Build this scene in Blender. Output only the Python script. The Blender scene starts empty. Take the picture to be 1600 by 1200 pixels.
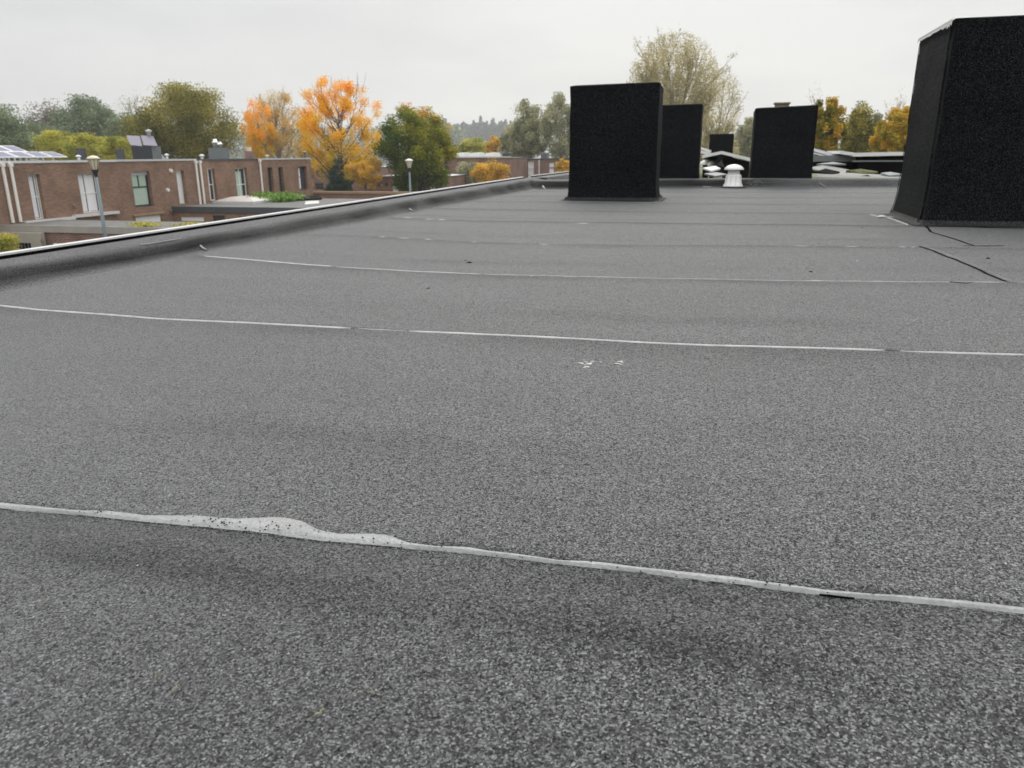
import bpy, bmesh, math, random
import numpy as np
from mathutils import Vector, Matrix, noise as mn

S = bpy.context.scene
C = S.collection
PI = math.pi
rnd = random.Random(7)
R = np.random.default_rng(11)

# ---------------------------------------------------------------- camera
FPX, PITCH, YAW, ROLL, EYE = 1202.0, math.atan(358 / 1202), math.radians(14.9), math.radians(0.4), 0.40
_fw = Vector((-math.sin(YAW) * math.cos(PITCH), math.cos(YAW) * math.cos(PITCH), -math.sin(PITCH)))
_r0 = Vector((math.cos(YAW), math.sin(YAW), 0))
_u0 = _r0.cross(_fw)
_rt = _r0 * math.cos(ROLL) - _u0 * math.sin(ROLL)
_up = _u0 * math.cos(ROLL) + _r0 * math.sin(ROLL)
cam_d = bpy.data.cameras.new("camera")
cam = bpy.data.objects.new("camera", cam_d)
C.objects.link(cam)
M = Matrix((_rt, _up, -_fw)).transposed().to_4x4()
M.translation = (0, 0, EYE)
cam.matrix_world = M
cam_d.sensor_fit = 'HORIZONTAL'
cam_d.sensor_width = 7.2
cam_d.lens = 7.2 * FPX / 1600
cam_d.clip_start, cam_d.clip_end = 0.02, 4000
cam_d.dof.use_dof = True
cam_d.dof.focus_distance = 1.15
cam_d.dof.aperture_fstop = 2.8
S.camera = cam

# ---------------------------------------------------------------- overcast sky and soft sun
SUN_EL, SUN_AZ = math.radians(42), math.radians(-6)      # azimuth from +Y, to the left
world = bpy.data.worlds.new("World")
S.world = world
world.use_nodes = True
nt = world.node_tree
nt.nodes.clear()
N = nt.nodes.new
sky = N('ShaderNodeTexSky')
sky.sky_type = 'NISHITA'
sky.sun_disc = False
sky.sun_elevation = SUN_EL
sky.sun_rotation = SUN_AZ
sky.air_density, sky.dust_density = 1.0, 3.0
tc = N('ShaderNodeTexCoord')
mp = N('ShaderNodeMapping'); mp.inputs['Scale'].default_value = (1.0, 1.0, 3.6)
nz = N('ShaderNodeTexNoise'); nz.inputs['Scale'].default_value = 1.5; nz.inputs['Detail'].default_value = 5
nz.inputs['Roughness'].default_value = 0.5
cr = N('ShaderNodeValToRGB')
cr.color_ramp.elements[0].position, cr.color_ramp.elements[0].color = 0.30, (5.7, 5.8, 5.95, 1)
cr.color_ramp.elements[1].position, cr.color_ramp.elements[1].color = 0.66, (8.5, 8.5, 8.35, 1)
mx = N('ShaderNodeMix'); mx.data_type = 'RGBA'; mx.inputs[0].default_value = 0.93
bg = N('ShaderNodeBackground'); bg.inputs['Strength'].default_value = 0.1
out = N('ShaderNodeOutputWorld')
L = nt.links.new
L(tc.outputs['Generated'], mp.inputs['Vector']); L(mp.outputs[0], nz.inputs['Vector']); L(nz.outputs['Fac'], cr.inputs['Fac'])
# an overcast sky is brighter overhead than at the horizon
sxyz = N('ShaderNodeSeparateXYZ'); L(tc.outputs['Generated'], sxyz.inputs[0])
gr = N('ShaderNodeMapRange'); gr.interpolation_type = 'SMOOTHSTEP'
gr.inputs[1].default_value, gr.inputs[2].default_value, gr.inputs[3].default_value, gr.inputs[4].default_value = .12, .95, 1.0, 2.7
L(sxyz.outputs[2], gr.inputs[0])
gs = N('ShaderNodeVectorMath'); gs.operation = 'SCALE'; L(cr.outputs[0], gs.inputs[0]); L(gr.outputs[0], gs.inputs['Scale'])
L(sky.outputs[0], mx.inputs[6]); L(gs.outputs[0], mx.inputs[7]); L(mx.outputs[2], bg.inputs['Color']); L(bg.outputs[0], out.inputs[0])

sd = bpy.data.lights.new("sun", 'SUN'); sd.energy = 1.3; sd.angle = math.radians(35); sd.color = (1, .96, .9)
so = bpy.data.objects.new("sun", sd); C.objects.link(so)
_d = Vector((math.sin(SUN_AZ) * math.cos(SUN_EL), math.cos(SUN_AZ) * math.cos(SUN_EL), math.sin(SUN_EL)))
so.rotation_euler = _d.to_track_quat('Z', 'Y').to_euler()
S.view_settings.view_transform = 'Standard'
S.view_settings.look = 'None'
S.view_settings.exposure = 0
S.view_settings.gamma = 1
S.view_settings.use_curve_mapping = False
S.cycles.max_bounces = 6
S.cycles.volume_bounces = 1
S.cycles.use_denoising = True
S.cycles.denoiser = 'OPENIMAGEDENOISE'
S.cycles.denoising_input_passes = 'RGB_ALBEDO_NORMAL'
S.cycles.denoising_prefilter = 'ACCURATE'

# ---------------------------------------------------------------- measuring helper
def at(px, py, Y):
    "point seen at a photo pixel, on the plane y = Y"
    r = _fw * FPX + _rt * (px - 800) + _up * (600 - py)
    return Vector((0, 0, EYE)) + r * (Y / r.y)

def atz(px, py, z=0.0):
    r = _fw * FPX + _rt * (px - 800) + _up * (600 - py)
    return Vector((0, 0, EYE)) + r * ((z - EYE) / r.z)

def atx(px, py, X):
    r = _fw * FPX + _rt * (px - 800) + _up * (600 - py)
    return Vector((0, 0, EYE)) + r * (X / r.x)

# ---------------------------------------------------------------- materials
def mat(name, col, rough=0.8, metal=0.0, spec=0.5):
    m = bpy.data.materials.new(name); m.use_nodes = True
    b = m.node_tree.nodes['Principled BSDF']
    b.inputs['Base Color'].default_value = (*col, 1)
    b.inputs['Roughness'].default_value = rough
    b.inputs['Metallic'].default_value = metal
    b.inputs['Specular IOR Level'].default_value = spec
    return m

def nodes(m):
    t = m.node_tree
    return t, t.nodes['Principled BSDF'], t.nodes.new, t.links.new

def worn(name, col, rough=0.8, var=0.25, scale=6, metal=0.0, bump=0.0, spec=0.5, streak=False, fine=90):
    "a colour that varies: broad stains and fine speckle"
    m = mat(name, col, rough, metal, spec)
    t, b, n, l = nodes(m)
    g = n('ShaderNodeNewGeometry')
    mpn = n('ShaderNodeMapping')
    if streak: mpn.inputs['Scale'].default_value = (1, 1, 0.15)
    a = n('ShaderNodeTexNoise'); a.inputs['Scale'].default_value = scale; a.inputs['Detail'].default_value = 6
    f = n('ShaderNodeTexNoise'); f.inputs['Scale'].default_value = fine; f.inputs['Detail'].default_value = 2
    ad = n('ShaderNodeMath'); ad.operation = 'ADD'
    mr = n('ShaderNodeMapRange'); mr.inputs[1].default_value = .7; mr.inputs[2].default_value = 1.3
    mr.inputs[3].default_value = 1 - var; mr.inputs[4].default_value = 1 + var
    mu = n('ShaderNodeVectorMath'); mu.operation = 'SCALE'; mu.inputs[0].default_value = col
    l(g.outputs['Position'], mpn.inputs[0]); l(mpn.outputs[0], a.inputs['Vector']); l(g.outputs['Position'], f.inputs['Vector'])
    l(a.outputs['Fac'], ad.inputs[0]); l(f.outputs['Fac'], ad.inputs[1]); l(ad.outputs[0], mr.inputs[0])
    l(mr.outputs[0], mu.inputs['Scale']); l(mu.outputs[0], b.inputs['Base Color'])
    if bump:
        bp = n('ShaderNodeBump'); bp.inputs['Strength'].default_value = bump; bp.inputs['Distance'].default_value = 0.01
        l(f.outputs['Fac'], bp.inputs['Height']); l(bp.outputs[0], b.inputs['Normal'])
    return m

def granule(name, dark, mid, light, stain=True, cell=430, tint=(1, 1, 1), bump=.6, sheen=0.0, spec=.5, wrinkle=False, gap=0.0, facet=0.0):
    "slate-granule roofing felt: every granule a Voronoi cell with its own grey"
    m = mat(name, (mid, mid, mid), 0.62, spec=spec)
    t, b, n, l = nodes(m)
    b.inputs['Sheen Weight'].default_value = sheen; b.inputs['Sheen Roughness'].default_value = .35
    g = n('ShaderNodeNewGeometry')
    wn = n('ShaderNodeTexNoise'); wn.inputs['Scale'].default_value = 260; wn.inputs['Detail'].default_value = 1
    wa = n('ShaderNodeMixRGB'); wa.blend_type = 'LINEAR_LIGHT'; wa.inputs[0].default_value = 0.0022
    v = n('ShaderNodeTexVoronoi'); v.inputs['Scale'].default_value = cell
    v2 = n('ShaderNodeTexVoronoi'); v2.inputs['Scale'].default_value = cell * 2.1
    l(g.outputs['Position'], wn.inputs['Vector']); l(g.outputs['Position'], wa.inputs[1]); l(wn.outputs['Color'], wa.inputs[2])
    l(wa.outputs[0], v.inputs['Vector']); l(wa.outputs[0], v2.inputs['Vector'])
    sep = n('ShaderNodeSeparateColor'); l(v.outputs['Color'], sep.inputs[0])
    sep2 = n('ShaderNodeSeparateColor'); l(v2.outputs['Color'], sep2.inputs[0])
    av = n('ShaderNodeMix'); av.inputs[0].default_value = .12
    l(sep.outputs[0], av.inputs[2]); l(sep2.outputs[0], av.inputs[3])
    r = n('ShaderNodeValToRGB')
    e = r.color_ramp.elements
    e[0].position, e[0].color = 0.25, (*[dark * c for c in tint], 1)
    e[1].position, e[1].color = 0.93, (*[light * c for c in tint], 1)
    k = e.new(0.56); k.color = (*[mid * c for c in tint], 1)
    l(av.outputs[0], r.inputs[0])
    last = r.outputs[0]
    if gap:      # black bitumen shows between the granules
        gm = n('ShaderNodeMapRange'); gm.inputs[1].default_value = .42; gm.inputs[2].default_value = .80; gm.inputs[3].default_value = 1; gm.inputs[4].default_value = 1 - gap
        gs_ = n('ShaderNodeVectorMath'); gs_.operation = 'SCALE'
        l(v.outputs['Distance'], gm.inputs[0]); l(last, gs_.inputs[0]); l(gm.outputs[0], gs_.inputs['Scale']); last = gs_.outputs[0]
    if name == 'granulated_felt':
        wr = n('ShaderNodeAttribute'); wr.attribute_name = 'painted_dark'  # per-vertex darkening; on the sheets it imitates lap and ridge shade
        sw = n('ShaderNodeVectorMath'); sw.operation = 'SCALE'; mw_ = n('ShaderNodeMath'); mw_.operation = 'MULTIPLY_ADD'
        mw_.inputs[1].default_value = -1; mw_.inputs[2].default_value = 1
        for sock, full in (('Sheen Weight', sheen), ('Specular IOR Level', spec)):   # darkened felt also loses sheen and specular
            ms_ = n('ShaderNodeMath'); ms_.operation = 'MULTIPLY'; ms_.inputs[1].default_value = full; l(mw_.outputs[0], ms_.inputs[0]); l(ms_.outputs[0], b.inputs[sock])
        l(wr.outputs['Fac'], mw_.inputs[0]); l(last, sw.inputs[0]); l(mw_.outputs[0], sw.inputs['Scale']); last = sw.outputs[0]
    if stain:
        mpn = n('ShaderNodeMapping'); mpn.inputs['Scale'].default_value = (.55, 1.7, 1); mpn.inputs['Rotation'].default_value = (0, 0, .06)
        s1 = n('ShaderNodeTexNoise'); s1.inputs['Scale'].default_value = 2.2; s1.inputs['Detail'].default_value = 7; s1.inputs['Roughness'].default_value = .62
        l(g.outputs['Position'], mpn.inputs[0]); l(mpn.outputs[0], s1.inputs['Vector'])
        mr = n('ShaderNodeMapRange'); mr.inputs[1].default_value = .32; mr.inputs[2].default_value = .68
        mr.inputs[3].default_value = .76; mr.inputs[4].default_value = 1.2
        l(s1.outputs['Fac'], mr.inputs[0])
        sc = n('ShaderNodeVectorMath'); sc.operation = 'SCALE'
        l(last, sc.inputs[0]); l(mr.outputs[0], sc.inputs['Scale']); last = sc.outputs[0]
    l(last, b.inputs['Base Color'])
    bp = n('ShaderNodeBump'); bp.inputs['Strength'].default_value = bump; bp.inputs['Distance'].default_value = 0.0012
    if facet:    # every granule lies at its own angle
        f1 = n('ShaderNodeVectorMath'); f1.operation = 'SUBTRACT'; f1.inputs[1].default_value = (.5, .5, .5)
        f2 = n('ShaderNodeVectorMath'); f2.operation = 'SCALE'; f2.inputs['Scale'].default_value = facet
        f3 = n('ShaderNodeVectorMath'); f3.operation = 'ADD'; f4 = n('ShaderNodeVectorMath'); f4.operation = 'NORMALIZE'
        l(v.outputs['Color'], f1.inputs[0]); l(f1.outputs[0], f2.inputs[0]); l(f2.outputs[0], f3.inputs[0]); l(g.outputs['Normal'], f3.inputs[1]); l(f3.outputs[0], f4.inputs[0]); l(f4.outputs[0], bp.inputs['Normal'])
    l(av.outputs[0], bp.inputs['Height']); l(bp.outputs[0], b.inputs['Normal'])
    if wrinkle:
        wm = n('ShaderNodeMapping'); wm.inputs['Scale'].default_value = (1.2, 1.2, 9)
        wn2 = n('ShaderNodeTexNoise'); wn2.inputs['Scale'].default_value = 1.6; wn2.inputs['Detail'].default_value = 5
        l(g.outputs['Position'], wm.inputs[0]); l(wm.outputs[0], wn2.inputs['Vector'])
        b2_ = n('ShaderNodeBump'); b2_.inputs['Strength'].default_value = .22; b2_.inputs['Distance'].default_value = .02
        l(wn2.outputs['Fac'], b2_.inputs['Height']); l(bp.outputs[0], b2_.inputs['Normal']); l(b2_.outputs[0], b.inputs['Normal'])
    return m

def brick_mat(name, c1, c2, mortar, scale=1.0):
    m = mat(name, c1, .88, spec=.25)
    t, b, n, l = nodes(m)
    g = n('ShaderNodeNewGeometry'); sp = n('ShaderNodeSeparateXYZ'); l(g.outputs['Position'], sp.inputs[0])
    ad = n('ShaderNodeMath'); ad.operation = 'ADD'; l(sp.outputs[0], ad.inputs[0]); l(sp.outputs[1], ad.inputs[1])
    cx = n('ShaderNodeCombineXYZ'); l(ad.outputs[0], cx.inputs[0]); l(sp.outputs[2], cx.inputs[1])
    bt = n('ShaderNodeTexBrick'); l(cx.outputs[0], bt.inputs['Vector'])
    bt.inputs['Scale'].default_value = scale
    bt.inputs['Brick Width'].default_value = .22; bt.inputs['Row Height'].default_value = .075
    bt.inputs['Mortar Size'].default_value = .011; bt.inputs['Mortar Smooth'].default_value = .2; bt.inputs['Bias'].default_value = -.1
    bt.inputs['Color1'].default_value = (*c1, 1); bt.inputs['Color2'].default_value = (*c2, 1); bt.inputs['Mortar'].default_value = (*mortar, 1)
    a = n('ShaderNodeTexNoise'); a.inputs['Scale'].default_value = .9; a.inputs['Detail'].default_value = 6
    l(g.outputs['Position'], a.inputs['Vector'])
    mr = n('ShaderNodeMapRange'); mr.inputs[1].default_value = .3; mr.inputs[2].default_value = .7; mr.inputs[3].default_value = .78; mr.inputs[4].default_value = 1.2
    l(a.outputs['Fac'], mr.inputs[0])
    sc = n('ShaderNodeVectorMath'); sc.operation = 'SCALE'; l(bt.outputs['Color'], sc.inputs[0]); l(mr.outputs[0], sc.inputs['Scale'])
    l(sc.outputs[0], b.inputs['Base Color'])
    bp = n('ShaderNodeBump'); bp.inputs['Strength'].default_value = .5; bp.inputs['Distance'].default_value = .01; bp.invert = True
    l(bt.outputs['Fac'], bp.inputs['Height']); l(bp.outputs[0], b.inputs['Normal'])
    return m

def leaf_mat(name, cols, trans=.35):
    "cols: list of (position, rgb) over the tint attribute of each leaf"
    m = mat(name, cols[0][1], .6, spec=.3)
    t, b, n, l = nodes(m)
    at_ = n('ShaderNodeAttribute'); at_.attribute_name = 'tint'
    r = n('ShaderNodeValToRGB'); e = r.color_ramp.elements
    e[0].position, e[0].color = cols[0][0], (*cols[0][1], 1)
    e[1].position, e[1].color = cols[-1][0], (*cols[-1][1], 1)
    for p, c in cols[1:-1]:
        k = e.new(p); k.color = (*c, 1)
    l(at_.outputs['Fac'], r.inputs[0]); l(r.outputs[0], b.inputs['Base Color'])
    tr = n('ShaderNodeBsdfTranslucent'); l(r.outputs[0], tr.inputs[0])
    ms = n('ShaderNodeMixShader'); ms.inputs[0].default_value = trans
    l(b.outputs[0], ms.inputs[1]); l(tr.outputs[0], ms.inputs[2])
    l(ms.outputs[0], t.nodes['Material Output'].inputs[0])
    return m

MT = dict(
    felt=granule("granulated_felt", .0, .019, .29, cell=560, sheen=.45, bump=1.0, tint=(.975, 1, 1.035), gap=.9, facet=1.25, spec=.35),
    felt_band=granule("granulated_felt_upstand", .002, .018, .13, cell=480, tint=(1, .98, .99), gap=.6, spec=.12, facet=.8),
    chim=granule("new_black_felt", 0, .0045, .045, stain=True, cell=360, tint=(.92, 1, 1.12), gap=.5, facet=.6, bump=.5, spec=.05, wrinkle=True),
    chim_side=None,
    bead=worn("smooth_bitumen_bleed", (.27, .275, .275), .38, .22, 22, bump=.3, fine=240),
    tar=mat("black_bitumen", (.003, .003, .0035), .9, spec=.04),
    white_metal=worn("white_coated_metal", (.66, .66, .65), .4, .06, 3),
    trim_light=worn("pale_grey_roof_trim", (.55, .56, .57), .5, .1, 3),
    trim_dark=worn("dark_roof_trim", (.07, .075, .085), .5, .15, 3),
    white_pvc=mat("white_plastic", (.80, .80, .78), .35),
    pipe=worn("cream_white_downpipe", (.86, .82, .76), .5, .08, 3, streak=True),
    frame_dark=mat("anthracite_window_frame", (.045, .05, .055), .45),
    frame_white=mat("white_window_frame", (.88, .88, .86), .4),
    curtain=worn("white_curtain", (.82, .82, .85), .9, .06, 5, streak=True),
    curtain_green=worn("pale_green_blind", (.45, .58, .48), .9, .06, 4),
    glass=mat("window_glass", (.05, .055, .06), .08, spec=.8),
    brick=brick_mat("brown_brick", (.30, .168, .113), (.19, .107, .075), (.25, .20, .155)),
    brick_dark=brick_mat("dark_purple_brick", (.26, .125, .10), (.17, .085, .075), (.36, .30, .26)),
    brick_far=brick_mat("far_brown_brick", (.26, .15, .11), (.19, .105, .08), (.26, .2, .17)),
    render=worn("grey_render", (.42, .40, .35), .9, .12, 1.5),
    old_roof=worn("weathered_grey_roofing", (.13, .13, .125), .85, .35, 1.2),
    fascia=worn("grey_beige_fascia", (.38, .355, .32), .8, .25, .8),
    tan=worn("tan_timber_fascia", (.33, .22, .13), .8, .2, 1.5),
    zinc_dark=mat("dark_zinc", (.045, .05, .06), .45, .3),
    zinc=worn("grey_zinc", (.16, .175, .18), .5, .1, 2),
    chrome=mat("bright_steel", (.75, .75, .76), .25, .9),
    cells=None, alu=mat("bright_aluminium", (.78, .78, .77), .4, .2),
    black=mat("black_ballast", (.008, .008, .009), .9, spec=.05),
    bead_pale=worn("dry_bitumen_bleed", (.36, .365, .36), .5, .15, 14, fine=160),
    lamp_glass=mat("cream_lamp_bowl", (.72, .66, .48), .35),
    lamp_metal=worn("blue_grey_painted_steel", (.17, .22, .24), .5, .1, 4),
    bark=worn("grey_brown_bark", (.11, .095, .075), .9, .3, 3),
    bark_pale=worn("pale_twigs", (.27, .235, .17), .9, .2, 3),
    ground=worn("paved_court_and_grass", (.09, .095, .07), .95, .4, .15, fine=3),
    moss=None,
    straw=mat("dry_straw", (.26, .25, .15), .8),
    chip=mat("white_grit", (.55, .55, .52), .7),
    sheet=worn("weathered_white_sheet", (.24, .24, .22), .8, .3, 3),
    concrete=worn("weathered_brown_cap", (.22, .18, .13), .9, .2, 8),
)
def _cells():
    m = mat("blue_solar_cells", (.11, .115, .17), .3, spec=.35)
    t, b, n, l = nodes(m)
    g = n('ShaderNodeTexCoord'); bt = n('ShaderNodeTexBrick'); bt.offset = 0
    bt.inputs['Scale'].default_value = 1
    bt.inputs['Brick Width'].default_value = .16; bt.inputs['Row Height'].default_value = .16
    bt.inputs['Mortar Size'].default_value = .006
    bt.inputs['Color1'].default_value = (.10, .105, .19, 1); bt.inputs['Color2'].default_value = (.12, .12, .21, 1); bt.inputs['Mortar'].default_value = (.22, .22, .28, 1)
    l(g.outputs['Object'], bt.inputs['Vector']); l(bt.outputs['Color'], b.inputs['Base Color'])
    return m
MT['cells'] = _cells()
def _moss():
    m = mat("mossy_gravel", (.3, .3, .2), .95, spec=.2)
    t, b, n, l = nodes(m)
    g = n('ShaderNodeNewGeometry')
    a = n('ShaderNodeTexNoise'); a.inputs['Scale'].default_value = 2.2; a.inputs['Detail'].default_value = 8; a.inputs['Roughness'].default_value = .7
    l(g.outputs['Position'], a.inputs['Vector'])
    r = n('ShaderNodeValToRGB'); e = r.color_ramp.elements
    e[0].position, e[0].color = .42, (.06, .07, .02, 1)
    e[1].position, e[1].color = .62, (.30, .30, .27, 1)
    k = e.new(.5); k.color = (.17, .18, .08, 1)
    l(a.outputs['Fac'], r.inputs[0]); l(r.outputs[0], b.inputs['Base Color'])
    bp = n('ShaderNodeBump'); bp.inputs['Strength'].default_value = .8; bp.inputs['Distance'].default_value = .03
    l(a.outputs['Fac'], bp.inputs['Height']); l(bp.outputs[0], b.inputs['Normal'])
    return m
MT['moss'] = _moss()

# ---------------------------------------------------------------- mesh helpers
class MB:
    def __init__(s): s.v, s.f = [], []
    def add(s, vs, fs):
        o = len(s.v); s.v += [tuple(p) for p in vs]; s.f += [tuple(i + o for i in f) for f in fs]; return s
    def box(s, x0, x1, y0, y1, z0, z1):
        return s.add([(x0, y0, z0), (x1, y0, z0), (x1, y1, z0), (x0, y1, z0), (x0, y0, z1), (x1, y0, z1), (x1, y1, z1), (x0, y1, z1)],
                     [(0, 3, 2, 1), (4, 5, 6, 7), (0, 1, 5, 4), (1, 2, 6, 5), (2, 3, 7, 6), (3, 0, 4, 7)])
    def quad(s, a, b, c, d): return s.add([a, b, c, d], [(0, 1, 2, 3)])
    def tube(s, pts, rad, n=8, cap=True):
        pts = [Vector(p) for p in pts]
        vs = []; k = len(pts)
        for i, p in enumerate(pts):
            d = (pts[min(i + 1, k - 1)] - pts[max(i - 1, 0)])
            if d.length < 1e-9: d = Vector((0, 0, 1))
            d.normalize()
            u = d.cross(Vector((1, 0, 0)) if abs(d.x) < .9 else Vector((0, 1, 0))).normalized(); w = d.cross(u)
            r = rad[i] if hasattr(rad, '__len__') else rad
            for j in range(n):
                a = 2 * PI * j / n
                vs.append(p + (u * math.cos(a) + w * math.sin(a)) * r)
        fs = [(i * n + j, i * n + (j + 1) % n, (i + 1) * n + (j + 1) % n, (i + 1) * n + j) for i in range(k - 1) for j in range(n)]
        if cap: fs += [tuple(reversed(range(n))), tuple(range((k - 1) * n, k * n))]
        return s.add(vs, fs)
    def lathe(s, prof, c=(0, 0, 0), n=20):
        vs = []; k = len(prof)
        for r, z in prof:
            for j in range(n):
                a = 2 * PI * j / n
                vs.append((c[0] + r * math.cos(a), c[1] + r * math.sin(a), c[2] + z))
        fs = [(i * n + j, i * n + (j + 1) % n, (i + 1) * n + (j + 1) % n, (i + 1) * n + j) for i in range(k - 1) for j in range(n)]
        fs += [tuple(reversed(range(n))), tuple(range((k - 1) * n, k * n))]
        return s.add(vs, fs)
    def build(s, name, m, parent=None, smooth=False, bevel=0):
        me = bpy.data.meshes.new(name); me.from_pydata(s.v, [], s.f); me.update()
        if m: me.materials.append(m)
        if smooth: me.shade_smooth()
        o = bpy.data.objects.new(name, me); C.objects.link(o)
        if parent: o.parent = parent; o.matrix_parent_inverse = Matrix.Translation(-parent.location) if parent.location.length else Matrix()
        if bevel:
            b = o.modifiers.new('bevel', 'BEVEL'); b.width = bevel; b.segments = 2; b.limit_method = 'ANGLE'
        return o

def thing(name, label, cat, loc, group=None):
    o = bpy.data.objects.new(name, None); C.objects.link(o); o.location = loc; o.empty_display_size = .1
    o['label'] = label; o['category'] = cat
    if group: o['group'] = group
    bpy.context.view_layer.update()
    return o
def tag(o, label=None, cat=None, group=None, kind=None):
    if label: o['label'] = label
    if cat: o['category'] = cat
    if group: o['group'] = group
    if kind: o['kind'] = kind
    return o
def relocate(o):
    "move a mesh's origin to its base centre"
    me = o.data; n = len(me.vertices); a = np.empty(n * 3, 'f'); me.vertices.foreach_get('co', a); a = a.reshape(-1, 3)
    c = np.array([(a[:, 0].min() + a[:, 0].max()) / 2, (a[:, 1].min() + a[:, 1].max()) / 2, a[:, 2].min()], 'f')
    me.vertices.foreach_set('co', (a - c).ravel()); me.update(); o.location = c.tolist(); return o
def fbm(x, y, s=1.0, o=4, seed=0.0):
    return mn.fractal(Vector((x * s + seed, y * s - seed, seed * .37)), 1.0, 2.0, o)

GZ = -5.3
# ================================================================ SETTING
# ground
MB().quad((-900, -900, GZ), (900, -900, GZ), (900, 900, GZ), (-900, 900, GZ)).build('ground', MT['ground'])['kind'] = 'structure'

# ---- the felted roof: a deck, with the sheets of felt lapped over each other
deck = MB().box(-2.40, 9, -3, 10.6, -.25, -.03).build('flat_roof', MT['black']); deck['kind'] = 'structure'
def seam_line(pts):
    xs, ys = zip(*sorted(pts)); return lambda x: float(np.interp(x, xs, ys))
def px_line(P, ext=None):
    pts = [tuple(atz(*p)[:2]) for p in P]; return pts
S1b = [(-90, 785), (0, 793), (100, 801), (230, 818), (330, 828), (400, 836), (500, 847), (600, 855), (700, 861), (800, 871), (900, 883), (1000, 893), (1100, 907), (1170, 914), (1290, 928), (1400, 936), (1500, 946), (1600, 958), (1700, 970)]
S1t = [(-90, 778), (0, 784), (60, 791), (110, 798), (175, 799), (230, 806), (300, 806), (370, 812), (425, 809), (450, 810), (470, 815), (500, 829), (530, 835), (580, 834), (612, 838), (640, 850), (680, 857), (735, 857), (765, 863), (800, 866), (870, 877), (945, 880), (1000, 888), (1080, 895), (1150, 902), (1200, 911), (1290, 922), (1370, 930), (1420, 931), (1500, 938), (1600, 948), (1700, 960)]
S2 = [(0, 478), (60, 485), (150, 491), (240, 498), (380, 505), (500, 512), (640, 519), (780, 525), (970, 534), (1100, 540), (1380, 548), (1500, 552), (1600, 555)]
S3 = [(290, 397), (318, 401), (390, 407), (520, 417), (750, 428), (900, 433), (1205, 438), (1395, 440), (1570, 442)]
S4 = [(590, 370), (670, 374), (740, 378), (870, 382), (1240, 385), (1430, 386)]
def ext(pts, y0, y1): return [(-2.6, y0)] + pts + [(9.2, y1)]
seams = [seam_line([(-3, -.34), (9.2, -.28)]),
         seam_line(ext(px_line(S1b), .62, .95)), seam_line(ext(px_line(S2), 1.80, 2.1)), seam_line(ext(px_line(S3), 2.86, 3.1)),
         seam_line(ext(px_line(S4), 3.80, 4.1)), seam_line([(-2.6, 4.95), (-1.5, 4.74), (.5, 4.80), (9.2, 5.1)]),
         seam_line([(-2.6, 5.85), (-.5, 5.72), (9.2, 6.1)]), seam_line([(-2.6, 6.8), (0, 6.72), (9.2, 7.1)]),
         seam_line([(-2.6, 7.75), (0, 7.75), (9.2, 8.1)]), seam_line([(-2.6, 8.7), (0, 8.78), (9.2, 9.1)]),
         seam_line([(-2.6, 9.7), (0, 9.7), (9.2, 10.1)]), seam_line([(-2.6, 10.6), (9.2, 10.7)])]
seams.insert(0, seam_line([(-2.6, -1.3), (9.2, -1.2)])); seams.insert(0, seam_line([(-2.6, -2.3), (9.2, -2.2)]))
_rid = [tuple(atz(*p)[:2]) for p in ((-60, 850), (120, 872), (260, 892), (420, 920), (560, 940), (700, 958), (860, 985), (1000, 1000), (1200, 1040), (1400, 1085), (1650, 1150))]
_rf = seam_line(_rid)
def swell(x, y):
    return (.0035 * math.exp(-((y - _rf(x) - .02 - .015 * math.sin(x * 9)) / .035) ** 2) * (1 if -1.2 < x < .6 else 0) + .0030 * fbm(x, y, 1.1, 3, 3.1) + .0011 * fbm(x, y * 2.6, 2.6, 3, 9.4) + .0010 * math.sin(y * 2 * PI * 1.02 + 1.2 * fbm(x, y, .5, 2, 5)))
STEP = lambda k: (.0022, .0022, .0022, .0022, .0013, .0010, .0006)[min(k, 6)]
def roof_z(x, y, k=None):
    if k is None:
        k = max(i for i in range(len(seams)) if seams[i](x) <= y or i == 0)
    a, b = seams[k](x), (seams[k + 1](x) if k + 1 < len(seams) else seams[k](x) + 1)
    t = (y - a) / max(b - a, .1)
    # the lap bulges a little just behind and in front of the torched edge
    return STEP(k) * .7 * max(0, 1 - t) ** 1.4 + swell(x, y) + .0022 * math.exp(-((1 - t) * 7 - .9) ** 2) + (-.001 if t > 1.001 else 0)
NX = 150
xsg = np.concatenate([np.linspace(-2.30, 2.6, NX), np.linspace(2.7, 9, 30)])
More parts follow.
